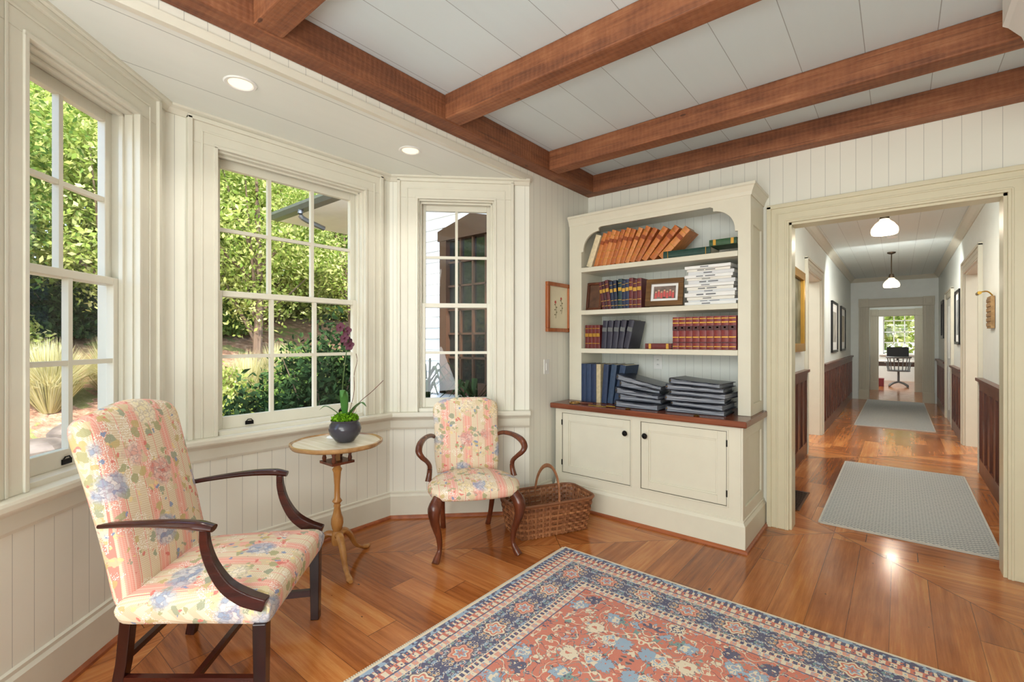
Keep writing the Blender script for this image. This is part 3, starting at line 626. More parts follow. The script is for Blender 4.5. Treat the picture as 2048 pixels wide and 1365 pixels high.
ff += [(xl+.02, zz(2.2)), (xl+.02, zz(2.185)), (xl, zz(2.185)), (xl, 0)]
MB().prism(ff, 0, .022, 'y').build('face_frame', m_case, bk, bev=.002)
MB().sweep([(-W2, 0), (W2+.012, 0), (W2+.012, DU-.002)], [(0, H-.005), (.006, H-.005), (.008, H+.004), (.012, H+.02), (.026, H+.05), (.03, H+.056), (.036, H+.06), (.036, H+.078), (0, H+.078)]).build('crown', m_case, bk)
SH = (2.045, 1.67, 1.335)
for z in SH: MB().box(xl, xr, -.008, DU-.02, zz(z)-.04, zz(z)).build('shelf', m_case, bk, bev=.003)

# ------------------------------------------------------------------ books
def leather(name, rgb, rough=.45): return plain(name, rgb, rough, var=.16, sc=30)
def book(name, label, cat, t, h, d, cov, M, group, bands=(), page=m_paper, bt=.003):
    r = thing(name, label, cat, M=M, group=group); c = MB()
    c.box(-t, -t+bt, 0, d, 0, h); c.box(-bt, 0, 0, d, 0, h); c.box(-t+bt, -bt, 0, bt, 0, h)
    c.tube([(-t/2, .002, .0005), (-t/2, .002, h-.0005)], t/2-.0005, 12, .25, up=(0, 1, 0))
    c.build('cover', cov, r); MB().box(-t+bt, -bt, bt, d-.006, .003, h-.003).build('pages', page, r)
    for bz, bh, bmt, *nw in bands:
        a_, b_ = (.66, .36) if nw else (.96, .04)
        MB().box(-t*a_, -t*b_, -t*.13-.0015, .002, h*bz, h*bz+bh).build('spine_lettering' if nw else 'spine_band', bmt, r)
    return r
def stand(x, y, z, lean): return Matrix.Translation((x, y, z)) @ Matrix.Rotation(R(lean), 4, 'Y')
def flat(x, y, z, rot): return Matrix.Translation((x, y, z)) @ Matrix.Rotation(R(rot), 4, 'Z') @ Matrix.Rotation(R(90), 4, 'Y')
tans = [(202, 122, 62), (188, 106, 50), (208, 134, 74), (194, 114, 56), (180, 100, 50)]
gp = 'tan leather volumes leaning on the top shelf'
book('book', 'cream book leaning at the far left of the top shelf', 'book', .05, .285, .22, leather('cream cloth', (222, 206, 170)), stand(-2.085, 3.63, SH[0], 20), gp)
th = [.036, .038, .037, .038, .037, .041, .039, .037, .041, .04, .045, .048, .053]; le = [19, 19, 19, 19, 20, 21, 22, 25, 28, 32, 37, 42, 46]; x = -2.07
for i in range(13):
    x += th[i]/math.cos(R(le[i]))+.001; rgb = tans[i % 5]
    m = leather('tan leather %d' % (i % 5), rgb)
    bd = [(.2, .004, m_gold), (.42, .004, m_gold), (.66, .03, leather('dark tan label', (150, 72, 32))), (.86, .004, m_gold)]
    book('book', ORD[i]+' tan leather book from the left on the top shelf, leaning right', 'book', th[i], .295+.008*((i*7) % 3), .20, m, stand(x, 3.64, SH[0], le[i]), gp, bd)
XG = x+.006
m = leather('dark green leather', (26, 64, 54))
book('book', 'lower dark green book lying flat at the right of the top shelf', 'book', .06, min(.36, -.888-XG), .23, m, flat(XG, 3.63, SH[0], 0), 'green books lying on the top shelf', [(.1, .004, m_gold), (.9, .004, m_gold)])
book('book', 'thin green book lying on top of the lower green one, top shelf', 'book', .045, .19, .2, leather('moss leather', (48, 84, 52)), flat(-1.09, 3.64, SH[0]+.061, 0), 'green books lying on the top shelf', [(.15, .02, m_gold), (.8, .02, m_gold)])
g2 = 'dark bound volumes on the second shelf'
cols2 = [(90, 32, 38), (66, 26, 34), (92, 36, 42), (32, 42, 70), (28, 38, 64), (26, 56, 62), (28, 38, 70), (34, 46, 82), (104, 38, 40), (92, 30, 36), (110, 42, 42)]
th2 = [.026, .026, .03, .028, .028, .034, .03, .03, .034, .034, .036]; le2 = [-9, -9, -8, -6, -4, 0, 0, 0, 0, 0, 0]
x = -1.985
for i in range(11):
    t = th2[i]; M_ = stand(x+t, 3.65, SH[1], 0)
    if le2[i] < 0: M_ = Matrix.Translation((x, 3.65, SH[1])) @ Matrix.Rotation(R(le2[i]), 4, 'Y') @ Matrix.Translation((t, 0, 0))
    book('book', ORD[i]+' upright dark leather book from the left on the second shelf', 'book', t, .24+.008*(i % 3), .17, leather('dark binding %d' % i, cols2[i]), M_, g2, [(.12, .004, m_gold), (.3, .004, m_gold), (.6, .03, m_gold), (.85, .004, m_gold)])
    x += t/math.cos(R(le2[i]))+.002
M_ = Matrix.Translation((-2.09, 3.70, SH[1]+.001)) @ Matrix.Rotation(R(-8), 4, 'X')
picture('framed_photo', 'dark wood framed photo standing at the left end of the second shelf', 'photo', M_, .15, .25, .022, wood('dark burl', (70, 34, 18), (120, 66, 38), 'z', .3), art('dim portrait', [(60, 36, 26), (120, 84, 60)], 14))
M_ = Matrix.Translation((-1.43, 3.63, SH[1]+.003)) @ Matrix.Rotation(R(8), 4, 'Z') @ Matrix.Rotation(R(-14), 4, 'X')
pfm = picture('framed_photo', 'burl wood framed group photo in the middle of the second shelf', 'photo', M_, .29, .225, .04, wood('burl wood', (84, 58, 32), (134, 98, 58), 'x', .3, 2), m_wpaper)
ph = MB(); ph.box(-.085, .085, -.0145, -.012, .062, .165).build('photograph', art('photo backdrop', [(70, 60, 56), (150, 130, 120)], 20), pfm)
pp = MB()
for i in range(7): xx = -.066+i*.022; pp.box(xx-.009, xx+.009, -.0165, -.0145, .064+(i % 2)*.012, .108+(i % 2)*.012)
pp.build('photograph_figures', plain('coral shirts', (206, 92, 90), .6), pfm)
pp = MB()
for i in range(7): xx = -.066+i*.022; pp.sphere((xx, -.0155, .117+(i % 2)*.012), .007, 8, (1, .3, 1))
pp.build('photograph_faces', plain('skin tone', (220, 170, 140), .6), pfm)
z = SH[1]; m_tx = plain('print ink grey', (110, 112, 118), .6)
for i in range(13):
    t = [.024, .014, .022, .03, .018, .024, .02, .026, .016, .022, .024, .018, .022][i]; h = .37-.003*i-.012*(i % 3)
    book('booklet', ORD[i]+' white bound booklet from the bottom of the stack, second shelf right', 'booklet', t, h, .24, plain('white binding %d' % (i % 3), [(240, 240, 238), (222, 224, 226), (236, 232, 222)][i % 3], .5, var=.02), flat(-1.268+.012*((i*2) % 3), 3.63+.008*(i % 3), z, (-2., 1.6, .3, -1)[i % 4]), 'white booklets stacked on the second shelf', [(.25, .05, m_tx, 1), (.44, .07, m_tx, 1)] if i % 2 else [(.35, .06, m_tx, 1)], m_wpaper); z += t+.0015
x = -2.155
for i in range(4):
    t = .036; book('book', ORD[i]+' small maroon book from the left on the third shelf', 'book', t, .205, .15, leather('maroon leather', (108, 38, 36)), stand(x+t, 3.65, SH[2], 0), 'small maroon books at the left of the third shelf', [(.2, .006, m_gold), (.5, .03, m_gold), (.84, .006, m_gold)]); x += t+.001
x += .012
for i in range(5):
    t = .047; l_ = [4, 5, 7, 9, 13][i]; x += t/math.cos(R(l_))+.004
    book('binder', ORD[i]+' dark navy binder from the left on the third shelf', 'binder', t, .24, .22, leather('navy binder', (46, 44, 60)), stand(x, 3.64, SH[2], l_), 'navy binders on the third shelf', [(.6, .035, m_gch)])
book('book', 'maroon book lying flat between binders and encyclopedias, third shelf', 'book', .045, .22, .17, leather('maroon leather', (108, 38, 36)), flat(-1.6, 3.66, SH[2], 0), 'maroon volumes on the third shelf', [(.15, .02, m_gold), (.8, .02, m_gold)])
x = -1.365; gm = leather('encyclopedia leather', (128, 44, 42)); gd = leather('encyclopedia label', (70, 22, 24))
for i in range(9):
    t = .0505; x += t
    book('book', ORD[i]+' thick maroon encyclopedia from the left on the third shelf', 'book', t, .25, .17, gm, stand(x, 3.64, SH[2], 0), 'maroon encyclopedias on the third shelf', [(.08, .006, m_gold), (.2, .008, gd), (.36, .008, m_gold), (.58, .035, gd), (.64, .012, m_gold, 1), (.8, .008, m_gold), (.92, .006, m_gold)]); x += .0012
x = -2.155
cols4 = [(38, 56, 88), (44, 62, 94), (34, 50, 82), (198, 182, 146), (40, 56, 86), (50, 70, 96), (40, 60, 90)]
for i in range(7):
    t = [.045, .048, .045, .04, .048, .048, .05][i]; l_ = [0, 0, 0, 0, 4, 7, 11][i]; x += t/math.cos(R(l_))+.003+(.005 if l_ else 0)
    book('book', ('tan book' if i == 3 else ORD[i]+' tall volume')+' in the upright navy row standing on the countertop', 'book', t, .33, .25, leather('atlas cloth %d' % i, cols4[i], .6), stand(x, 3.58, ZT, l_), 'tall navy volumes on the countertop')
mb_ = leather('black binder', (34, 40, 54), .3)
def sleeves():
    g = G('page sleeve edges', .4); x, y, z = g.sep(g.pos()); n = g.noise(g.vec(x*3., y*3., z*420.), 1., 2); g.col(g.ramp(n, [(.38, lin(56, 60, 72)), (.5, lin(120, 126, 138)), (.66, lin(204, 206, 212))])); return g.m
slv = sleeves()
def album(label, x0, y0, zl, zr, tl, tr, L, Dp, rz, grp, sag):
    """a limp loose-leaf album: thick at the ring side, thin at the fore edge, its leaves drooping between"""
    r = thing('photo_album', label, 'album', (x0, y0, min(zl, zr)), R(rz), grp); b0 = min(zl, zr); N = 10; us = [i/N for i in range(N+1)]
    zb = lambda u: (zl+(zr-zl)*u)-b0; zt = lambda u: zb(u)+tl+(tr-tl)*u-sag*math.sin(PI*u)
    def slab(f0, f1, xa, xb, ya, yb):
        vs = []; fs = []
        for u in us:
            x = xa+(xb-xa)*u; vs += [(x, ya, f0(u)), (x, yb, f0(u)), (x, yb, f1(u)), (x, ya, f1(u))]
        for i in range(N):
            for j in range(4): fs.append((i*4+j, i*4+(j+1) % 4, i*4+4+(j+1) % 4, i*4+4+j))
        fs += [(0, 1, 2, 3), (N*4, N*4+1, N*4+2, N*4+3)]; return vs, fs
    c = MB(); c.add(*slab(lambda u: zb(u), lambda u: zb(u)+.005, 0, L, 0, Dp)); c.add(*slab(lambda u: zt(u)-.006, lambda u: zt(u)-.001, 0, L, 0, Dp))
    c.tube([(0.002, 0, (zb(0)+zt(0))/2), (0.002, Dp, (zb(0)+zt(0))/2)], tl/2, 10, .3, up=(1, 0, 0)); c.build('cover', mb_, r, smooth=True)
    MB().add(*slab(lambda u: zb(u)+.005, lambda u: zt(u)-.006-.005*math.sin(u*9)**2, .004, L-.014, .006, Dp-.01)).build('pages', slv, r)
    MB().tube([(.004, -.002, zb(0)+tl*.5), (.012, -.003, zb(0)+tl*.5)], .003, 6).build('ring_end', m_brass, r)
zl = zr = ZT+.0005
for i in range(5):
    tl_, tr_ = (.052, .054, .052, .053, .05)[i], (.044, .036, .034, .03, .034)[i]
    album(ORD[i]+' dark album from the bottom of the left stack on the countertop', -1.765+(-.005, .018, 0, .022, .005)[i], 3.46+(.0, .025, .005, .035, .015)[i], zl, zr, tl_, tr_, .35+(.02, 0, .02, -.02, .02)[i], .27, (-2, 4, -3, 6, 3)[i], 'dark albums in the left stack on the countertop', .004)
    zl += tl_+.001; zr += tr_+.001
zl = zr = ZT+.0005
for i in range(6):
    tl_, tr_ = (.046, .034, .046, .036, .044, .042)[i], (.036, .044, .038, .04, .032, .034)[i]
    album(ORD[i]+' dark album from the bottom of the right stack on the countertop', -1.34+(-.01, .02, -.018, .014, -.008, .01)[i], 3.46+(.0, .03, .01, .02, .0, .02)[i], zl, zr, tl_, tr_, .40+(.02, -.02, .025, .01, .015, -.02)[i], .28, (3, -3, 5, -4, 2, -5)[i], 'dark albums in the right stack on the countertop', .004)
    zl += tl_+.001; zr += tr_+.001
def plate(name, label, cat, M, w, h, sw=False):
    r = thing(name, label, cat, M=M); MB().box(-w/2, w/2, -.006, 0, -h/2, h/2).build('plate', m_white, r, bev=.002)
    if sw: MB().box(-.012, .012, -.011, -.006, -.03, .03).build('rocker', m_white, r, bev=.001)
    else:
        for s_ in (-.02, .02):
            so_ = MB().box(-.014, .014, -.009, -.006, s_-.013, s_+.013).build('socket', m_white, r, bev=.002)
            MB().box(-.007, -.004, -.0095, -.009, s_-.004, s_+.006).box(.004, .007, -.0095, -.009, s_-.004, s_+.006).build('slot', m_black, so_)
plate('wall_outlet', 'white double power outlet on the bookcase back above the albums', 'outlet', Matrix.Translation((-1.62, YF-.021, 1.215)), .075, .12)
plate('light_switch', 'white light switch on the beadboard beside the bookcase', 'switch', frame(PD, (XL, YF)) @ Matrix.Translation((.24, 0, 1.18)), .075, .125, True)
br = thing('magnifying_glass', 'brass magnifying glass lying at the left end of the countertop', 'magnifying glass', (-2.12, 3.42, ZT), R(10))
MB().tube([(.045*math.cos(t*PI/10), .045*math.sin(t*PI/10), .006) for t in range(20)], .005, 6, close=True).build('ring', m_brass, br, smooth=True); MB().tube([(.048, 0, .007), (.16, 0, .008)], .007, 8).build('handle', m_walnut, br)
br = thing('letter_opener', 'long brass letter opener lying before the navy books', 'letter opener', (-1.86, 3.40, ZT), R(-4)); MB().box(-.12, .05, -.008, .008, 0, .004).build('blade', m_brass, br); MB().tube([(.05, 0, .006), (.13, 0, .007)], .006, 8).build('handle', m_brass, br)
for i, xx in enumerate((-1.62, -1.1)):
    o = MB().lathe([(.001, 0), (.02, 0), (.022, .004), (.012, .01), (.001, .012)], 16, (xx, 3.385, ZT)).build('brass_weight', m_brass, smooth=True); tagd(o, ('small round brass weight in front of the left album stack', 'small round brass weight in front of the right album stack')[i], 'paperweight')
bp = picture('botanical_print', 'small orange-brown wood framed botanical print on the beadboard beside the bookcase', 'picture', frame(PD, (XL, YF)) @ Matrix.Translation((.405, 0, 1.48)), .36, .43, .032, wood('cherry frame', (140, 72, 34), (188, 112, 60), 'z', .3), plain('cream print paper', (228, 218, 188), .8))
q = MB()
for s_, c_ in ((-.04, .12), (.05, .16)):
    q.tube(cr([(s_, -.0135, c_), (s_+.01, -.0135, c_+.06), (s_-.008, -.0135, c_+.13)], 4), .0016, 5)
    for j in range(5): q.sphere((s_+(.014 if j % 2 else -.012), -.0135, c_+.03+.022*j), .009, 8, (1, .15, .6))
q.build('plant_drawing', plain('olive ink', (120, 110, 70), .8), bp)
q = MB(); q.sphere((-.045, -.0135, .26), .014, 8, (1, .15, 1)); q.sphere((.045, -.0135, .295), .013, 8, (1, .15, 1)); q.build('flower_drawing', plain('rose ink', (190, 90, 80), .8), bp)

for (x, y), lab in (((-2.582, .968), 'round white recessed ceiling light above the centre bay window'), ((-2.588, 2.048), 'round white recessed ceiling light near the narrow right bay window')):
    r = thing('recessed_light', lab, 'ceiling light', (x, y, ZB)); MB().tube([(.066*math.cos(t*PI/16), .066*math.sin(t*PI/16), -.002) for t in range(32)], .011, 6, .5, close=True).build('trim_ring', m_white, r, smooth=True)
    MB().lathe([(.001, -.003), (.055, -.003), (.055, -.001), (.001, -.001)], 28).build('lens', emis('warm lens', (255, 232, 196), 1.1), r)
    l = bpy.data.lights.new('spot', 'SPOT'); l.energy = 18; l.spot_size = R(130); l.spot_blend = .8; l.color = (1, .95, .86); l.shadow_soft_size = .06
    o = bpy.data.objects.new('bulb', l); C.objects.link(o); o.parent = r; o.location = (0, 0, -.02)

# ------------------------------------------------------------------ persian rug
HW, HH = 1.245, 1.785
rg = thing('persian_rug', 'large coral and navy oriental rug on the pine floor in the foreground', 'rug', (-1.74+HW, 2.68-HH, 0))
MB().box(-HW, HW, -HH, HH, .001, .011).build('pile', m_rugf(HW, HH), rg)
fr = MB()
for i in range(330):
    y = -HH+.01+i*(2*HH-.02)/329
    fr.box(-HW-.016, -HW, y-.003, y+.003, .001, .006)
fr.build('edge_binding', plain('rug edging', (216, 206, 184), .9), rg)['kind'] = 'stuff'

# ------------------------------------------------------------------ chair 1
fA = m_floral('floral upholstery large'); fB = m_floral('floral upholstery small', 1.12, .08)
ch = thing('armchair', 'tall-backed floral armchair with dark mahogany open arms under the left window', 'chair', (-2.23, .80, 0), R(-45))
edge = lambda u, v, p=10: (max(0, 1-abs(u)**p)*max(0, 1-abs(v)**p))**.45
wy = lambda v: .285+(.3425-.285)*(v+1)/2
MB().pillow(lambda u, v: (u*wy(v)*(1-.02*(1-v*v)), .008+v*.285, .405), (0, 0, 1), lambda u, v: .055*edge(u, v, 16)+.028*(1-u*u)*(1-v*v), lambda u, v: .065*edge(u, v, 24)).build('seat', fA, ch, smooth=True, ang=60, merge=True)
def backpos(u, v):
    t = (v+1)/2; ztop = 1.134+.018*math.cos(u*PI*.95)-.026*abs(u)**9
    z = .40+(ztop-.40)*t; w = .268+.018*t-.008*math.sin(PI*t)
    return (u*w*(1-.03*max(0, t-.93)*14*.5)+.012*t, -.262-.155*t**1.15, z)
MB().pillow(backpos, V((0, 1, .2)).normalized(), lambda u, v: .05*edge(u, v, 14)+.018*(1-u*u)*(1-v*v), lambda u, v: .045*edge(u, v, 14)).build('backrest', fA, ch, smooth=True, ang=60, merge=True)
for s_ in (-1, 1):
    MB().add([(s_*.315+a*(.024 if z > .2 else .020), .255+b*(.024 if z > .2 else .020), z) for z in (0, .36) for a, b in ((-1, -1), (1, -1), (1, 1), (-1, 1))], [(0, 1, 2, 3), (4, 5, 6, 7), (0, 1, 5, 4), (1, 2, 6, 5), (2, 3, 7, 6), (3, 0, 4, 7)]).build('leg', m_mahogz, ch, bev=.003)
    MB().tube([(s_*.25, -.30, 0), (s_*.252, -.262, .2), (s_*.255, -.245, .36)], .028, 4, a0=PI/4, up=(0, 1, 0)).build('leg', m_mahogz, ch, bev=.003)
    MB().tube([(s_*.308, .24, .135), (s_*.256, -.265, .135)], .017, 4, 1.3, a0=PI/4).build('stretcher', m_mahog, ch)
    p = cr([(s_*.262, -.335, .715), (s_*.292, -.22, .728), (s_*.325, -.08, .738), (s_*.345, .04, .736), (s_*.35, .105, .724)], 6); MB().tube(p, lerpl([.018, .019, .022, .027, .030, .023], len(p)), 10, .58).build('armrest', m_mahog, ch, smooth=True)
    p = cr([(s_*.345, .07, .72), (s_*.345, .075, .66), (s_*.342, .098, .585), (s_*.34, .145, .51), (s_*.338, .21, .462), (s_*.338, .28, .435)], 6); MB().tube(p, lerpl([.020, .023, .026, .031, .035, .032], len(p)), 4, .9, up=(1, 0, 0), a0=PI/4).build('arm_support', m_mahog, ch, smooth=True, bev=.004)
MB().tube([(-.28, 0, .135), (.28, 0, .135)], .016, 4, a0=PI/4).build('stretcher', m_mahog, ch)
MB().tube([(-.25, -.272, .2), (.25, -.272, .2)], .016, 4, a0=PI/4).build('stretcher', m_mahog, ch)

# ------------------------------------------------------------------ chair 2
c2 = thing('armchair', 'small floral armchair with carved cabriole legs and curled arms beside the basket', 'chair', (-2.27, 2.33, 0), R(-127.2))
def seat2(u, v):
    kx = math.sqrt(max(0, 1-v*v*.42)); ky = math.sqrt(max(0, 1-u*u*.35)); w = .235+.08*((v+1)/2)**.8
    return (u*w*kx*1.08, .015+v*.25*ky*1.05, .425)
MB().pillow(seat2, (0, 0, 1), lambda u, v: .03*edge(u, v, 10)+.045*(1-u*u*.9)*(1-v*v*.9), lambda u, v: .048*edge(u, v, 14)).build('seat', fB, c2, smooth=True, ang=60, merge=True)
def back2(u, v):
    t = (v+1)/2; ztop = .972-.045*abs(u)**4; z = .44+(ztop-.44)*t; w = .222+.036*t+.008*math.sin(PI*t*2)
    if t > .85: w *= 1-.25*((t-.85)/.15)**2*.35
    return (u*w, -.225-.115*t, z)
MB().pillow(back2, V((0, 1, .22)).normalized(), lambda u, v: .028*edge(u, v, 8)+.02*(1-u*u)*(1-v*v), lambda u, v: .03*edge(u, v, 8)).build('backrest', fB, c2, smooth=True, ang=60, merge=True)
for s_ in (-1, 1):
    p = cr([(s_*.245, .195, .40), (s_*.275, .232, .34), (s_*.272, .232, .26), (s_*.245, .205, .15), (s_*.24, .2, .07), (s_*.258, .222, .025), (s_*.272, .24, .0)], 6)
    MB().tube(p, lerpl([.035, .043, .03, .02, .0145, .022, .024], len(p)), 12, up=(0, 1, 0)).build('leg', m_walnut, c2, smooth=True)
    q = MB(); q.sphere((s_*.292, .252, .335), .024, 10, (.7, .7, 1.3)); q.sphere((s_*.288, .248, .295), .013, 8, (.7, .7, 1.4)); q.build('knee_carving', m_walnut, c2, smooth=True)
    p = cr([(s_*.195, -.215, .42), (s_*.19, -.225, .3), (s_*.18, -.27, .13), (s_*.17, -.335, .0)], 6); MB().tube(p, lerpl([.026, .022, .018, .021], len(p)), 10, up=(0, 1, 0)).build('leg', m_walnut, c2, smooth=True)
    p = cr([(s_*.232, -.30, .69), (s_*.27, -.24, .712), (s_*.316, -.14, .716), (s_*.352, -.03, .70), (s_*.364, .03, .665), (s_*.345, .045, .63), (s_*.31, .015, .59), (s_*.29, -.02, .55), (s_*.29, -.03, .50), (s_*.30, -.015, .445)], 6)
    MB().tube(p, lerpl([.015, .016, .018, .023, .023, .018, .015, .016, .018, .022], len(p)), 10, up=(0, .3, 1)).build('armrest', m_walnut, c2, smooth=True)

# ------------------------------------------------------------------ tripod table
TX, TY = -2.71, 1.575
tb = thing('tripod_table', 'round pale-topped tripod table between the two floral armchairs', 'table', (TX, TY, 0))
sc_ = lambda a, z: 1+.02*abs(math.sin(a*5))
MB().lathe([(.001, .748), (.24, .748), (.255, .755), (.255, .77), (.001, .77)], 100, fn=sc_).build('tabletop', m_satintop, tb, smooth=True)
MB().lathe([(.24, .746), (.262, .752), (.27, .762), (.27, .776), (.26, .779), (.253, .771), (.24, .76)], 100, fn=sc_).build('piecrust_rim', m_rimw, tb, smooth=True)
q = MB(); q.box(-.075, .075, -.075, .075, .728, .748); q.box(-.075, .075, -.075, .075, .64, .655)
for a in (-.055, .055):
    for b_ in (-.055, .055): q.lathe([(.01, .655), (.014, .67), (.009, .69), (.014, .71), (.01, .728)], 10, (a, b_, 0))
q.build('birdcage', m_walnut, tb, smooth=True)
MB().lathe([(.001, .13), (.03, .13), (.036, .16), (.034, .2), (.024, .215), (.03, .23), (.037, .26), (.036, .29), (.026, .32), (.018, .36), (.022, .37), (.018, .385), (.03, .40), (.018, .42), (.017, .5), (.023, .58), (.03, .6), (.02, .615), (.024, .63), (.018, .66), (.018, .735), (.001, .735)], 24).build('column', m_satin, tb, smooth=True)
for a in (-15, 105, 225):
    L_ = Matrix.Rotation(R(a), 4, 'Z'); p = cr([(.02, 0, .19), (.06, 0, .195), (.11, 0, .15), (.16, 0, .07), (.215, 0, .03), (.26, 0, .014), (.285, 0, .012)], 5)
    MB(L_).tube(p, lerpl([.024, .024, .021, .016, .014, .019, .013], len(p)), 10, .85).build('leg', m_satin, tb, smooth=True)
# ------------------------------------------------------------------ orchid
orc = thing('potted_orchid', 'dark maroon orchid in a round black pot on the tripod table', 'potted plant', (TX+.04, TY+.03, .7715))
MB().lathe([(.001, 0), (.04, 0), (.055, .006), (.09, .05), (.098, .08), (.092, .108), (.08, .125), (.086, .137), (.08, .137), (.07, .12), (.001, .115)], 32).build('pot', plain('black glazed ceramic', (58, 56, 64), .2), orc, smooth=True)
m_grn = m_leaf('fresh moss green', [(90, 140, 30), (150, 200, 50)], .3)
def leaves(cent, size, rng, asp=.5, upb=0.):
    n = len(cent); nr = rng.normal(size=(n, 3)); nr[:, 2] += upb; nr /= np.linalg.norm(nr, axis=1)[:, None]
    t = rng.normal(size=(n, 3)); t -= (t*nr).sum(1)[:, None]*nr; t /= np.linalg.norm(t, axis=1)[:, None]; b = np.cross(nr, t)
    s = (size*rng.uniform(.6, 1.3, n))[:, None]
    v = np.stack([cent-t*s, cent+b*s*asp-nr*s*.1, cent+t*s, cent-b*s*asp-nr*s*.1], 1).reshape(-1, 3); return v
def leafobj(name, v, mat, parent):
    me = bpy.data.meshes.new(name); n = len(v)//4; me.vertices.add(len(v)); me.vertices.foreach_set('co', v.astype(np.float32).ravel())
    me.loops.add(n*4); me.loops.foreach_set('vertex_index', np.arange(n*4, dtype=np.int32)); me.polygons.add(n); me.polygons.foreach_set('loop_start', np.arange(n, dtype=np.int32)*4)
    me.update(calc_edges=True); me.materials.append(mat); o = bpy.data.objects.new(name, me); C.objects.link(o); o.parent = parent; return o
rng = np.random.default_rng(3)
th_ = rng.uniform(0, 2*PI, 900); rr = .078*np.sqrt(rng.uniform(0, 1, 900)); cz = .135+.03*(1-(rr/.09)**2)+rng.normal(0, .008, 900)
leafobj('moss', leaves(np.stack([rr*np.cos(th_), rr*np.sin(th_), cz], 1), .011, rng), m_grn, orc)
m_orl = plain('orchid leaf', (60, 110, 44), .35)
for a, l_, up_ in ((20, .16, .12), (150, .14, .17), (250, .15, .10), (320, .12, .2)):
    L_ = Matrix.Rotation(R(a), 4, 'Z'); P_ = cr([(0, 0, .13), (l_*.35, 0, .13+up_*.6), (l_*.75, 0, .13+up_), (l_, 0, .13+up_*.8)], 5)
    MB(L_).tube(P_, lerpl([.008, .02, .022, .014, .002], len(P_)), 8, .15).build('leaf', m_orl, orc, smooth=True)
m_stem = plain('orchid stem', (70, 96, 44), .5)
sp_ = cr([(0, 0, .13), (-.03, .0, .3), (-.02, .01, .48), (.0, .02, .64), (-.02, .01, .70), (-.04, -.01, .72)], 6)
MB().tube(sp_, lerpl([.004, .003, .0022], len(sp_)), 6).build('stem', m_stem, orc, smooth=True)
MB().tube(cr([(.02, 0, .13), (.05, .03, .3), (.07, .02, .42), (.055, .05, .50), (.06, .04, .55)], 6), .0018, 6).build('twig', m_walnut, orc)
MB().tube(cr([(.02, .02, .14), (.06, .06, .24), (.11, .12, .31), (.16, .17, .38)], 6), .0022, 6).build('twig', m_walnut, orc)
m_pet = plain('maroon petal', (84, 28, 48), .5)
for (fx, fy, fz) in ((-.04, -.01, .715), (-.01, .02, .69), (.01, -.01, .645), (-.02, .03, .625), (.02, .02, .60)):
    f = MB(Matrix.Translation((fx, fy, fz)) @ Matrix.Rotation(R(25), 4, 'Z') @ Matrix.Rotation(R(70), 4, 'X'))
    for a in range(5):
        t = 2*PI*a/5+.3; f.sphere((.018*math.cos(t), .018*math.sin(t), 0), .018, 8, (.9, .9, .22))
    f.sphere((0, 0, .006), .007, 8); f.build('flower', m_pet, orc, smooth=True)
o = MB().lathe([(.001, 0), (.05, 0), (.052, .003), (.05, .006), (.001, .006)], 28, (TX-.13, TY+.06, .7715)).build('coaster', m_wpaper, smooth=True); tagd(o, 'round pale coaster on the tripod table behind the orchid pot', 'coaster')

# ------------------------------------------------------------------ basket
bs = thing('wicker_basket', 'rectangular brown woven splint basket with arched handle on the floor', 'basket', (-2.04, 2.885, 0), R(63.2))
def bper(s, z, off=0):
    t = z/.25; hx = .285+.04*t; hy = .158+.035*t; a = 2*PI*s; c, sn = math.cos(a), math.sin(a); e_ = .32
    return ((hx+off)*math.copysign(abs(c)**e_, c), (hy+off)*math.copysign(abs(sn)**e_, sn))
N_ = 720; pts_ = [bper(i/N_, .12) for i in range(N_+1)]; cum = [0]
for i in range(N_): cum.append(cum[-1]+math.dist(pts_[i], pts_[i+1]))
def sarc(t):
    L_ = t*cum[-1]; lo = int(np.searchsorted(cum, L_)); lo = max(1, min(N_, lo)); q = (L_-cum[lo-1])/(cum[lo]-cum[lo-1]+1e-9); return (lo-1+q)/N_
NS = 60; SS = [sarc(i/(NS*4)) for i in range(NS*4)]
m_wk = [wood('splint a', (96, 56, 34), (152, 98, 62), 'x', .5), wood('splint b', (118, 72, 45), (180, 124, 82), 'x', .5)]
q = [MB(), MB()]; NR = 12
for r_ in range(NR):
    z0 = .008+r_*.0196; vs = []; n = len(SS)
    for i, s_ in enumerate(SS):
        of = .004*math.cos(PI*i/4+PI*r_)
        for zz_, oo in ((z0, of), (z0+.0172, of), (z0+.0172, of-.002), (z0, of-.002)): x, y = bper(s_, zz_, oo); vs.append((x, y, zz_))
    fs = [(i*4+j, ((i+1) % n)*4+j, ((i+1) % n)*4+(j+1) % 4, i*4+(j+1) % 4) for i in range(n) for j in range(4)]
    q[r_ % 2].add(vs, fs)
q[0].build('weave', m_wk[0], bs); q[1].build('weave', m_wk[1], bs)
q = MB()
for i in range(0, NS*4, 4):
    s_ = SS[i]; x0_, y0_ = bper(s_, 0, -.001); x1_, y1_ = bper(s_, .245, -.001); q.tube([(x0_, y0_, .004), (x1_, y1_, .245)], .0075, 4, .25, up=(x0_, y0_, 0))
q.build('stakes', m_wk[1], bs)
MB().tube([(*bper(s_, .25, .003), .245) for s_ in SS], .009, 6, 1.3, close=True).build('rim', m_wk[0], bs, smooth=True)
MB().box(-.27, .27, -.148, .148, .003, .01).build('bottom', m_wk[0], bs)
p = [(.03*math.sin(t), -.19*math.cos(t), .20+.26*math.sin(t)**.8) for t in [PI*i/28 for i in range(29)]]
MB().tube(p, .015, 8, .4, up=(1, 0, 0), a0=PI/2).build('handle', m_wk[1], bs, smooth=True)

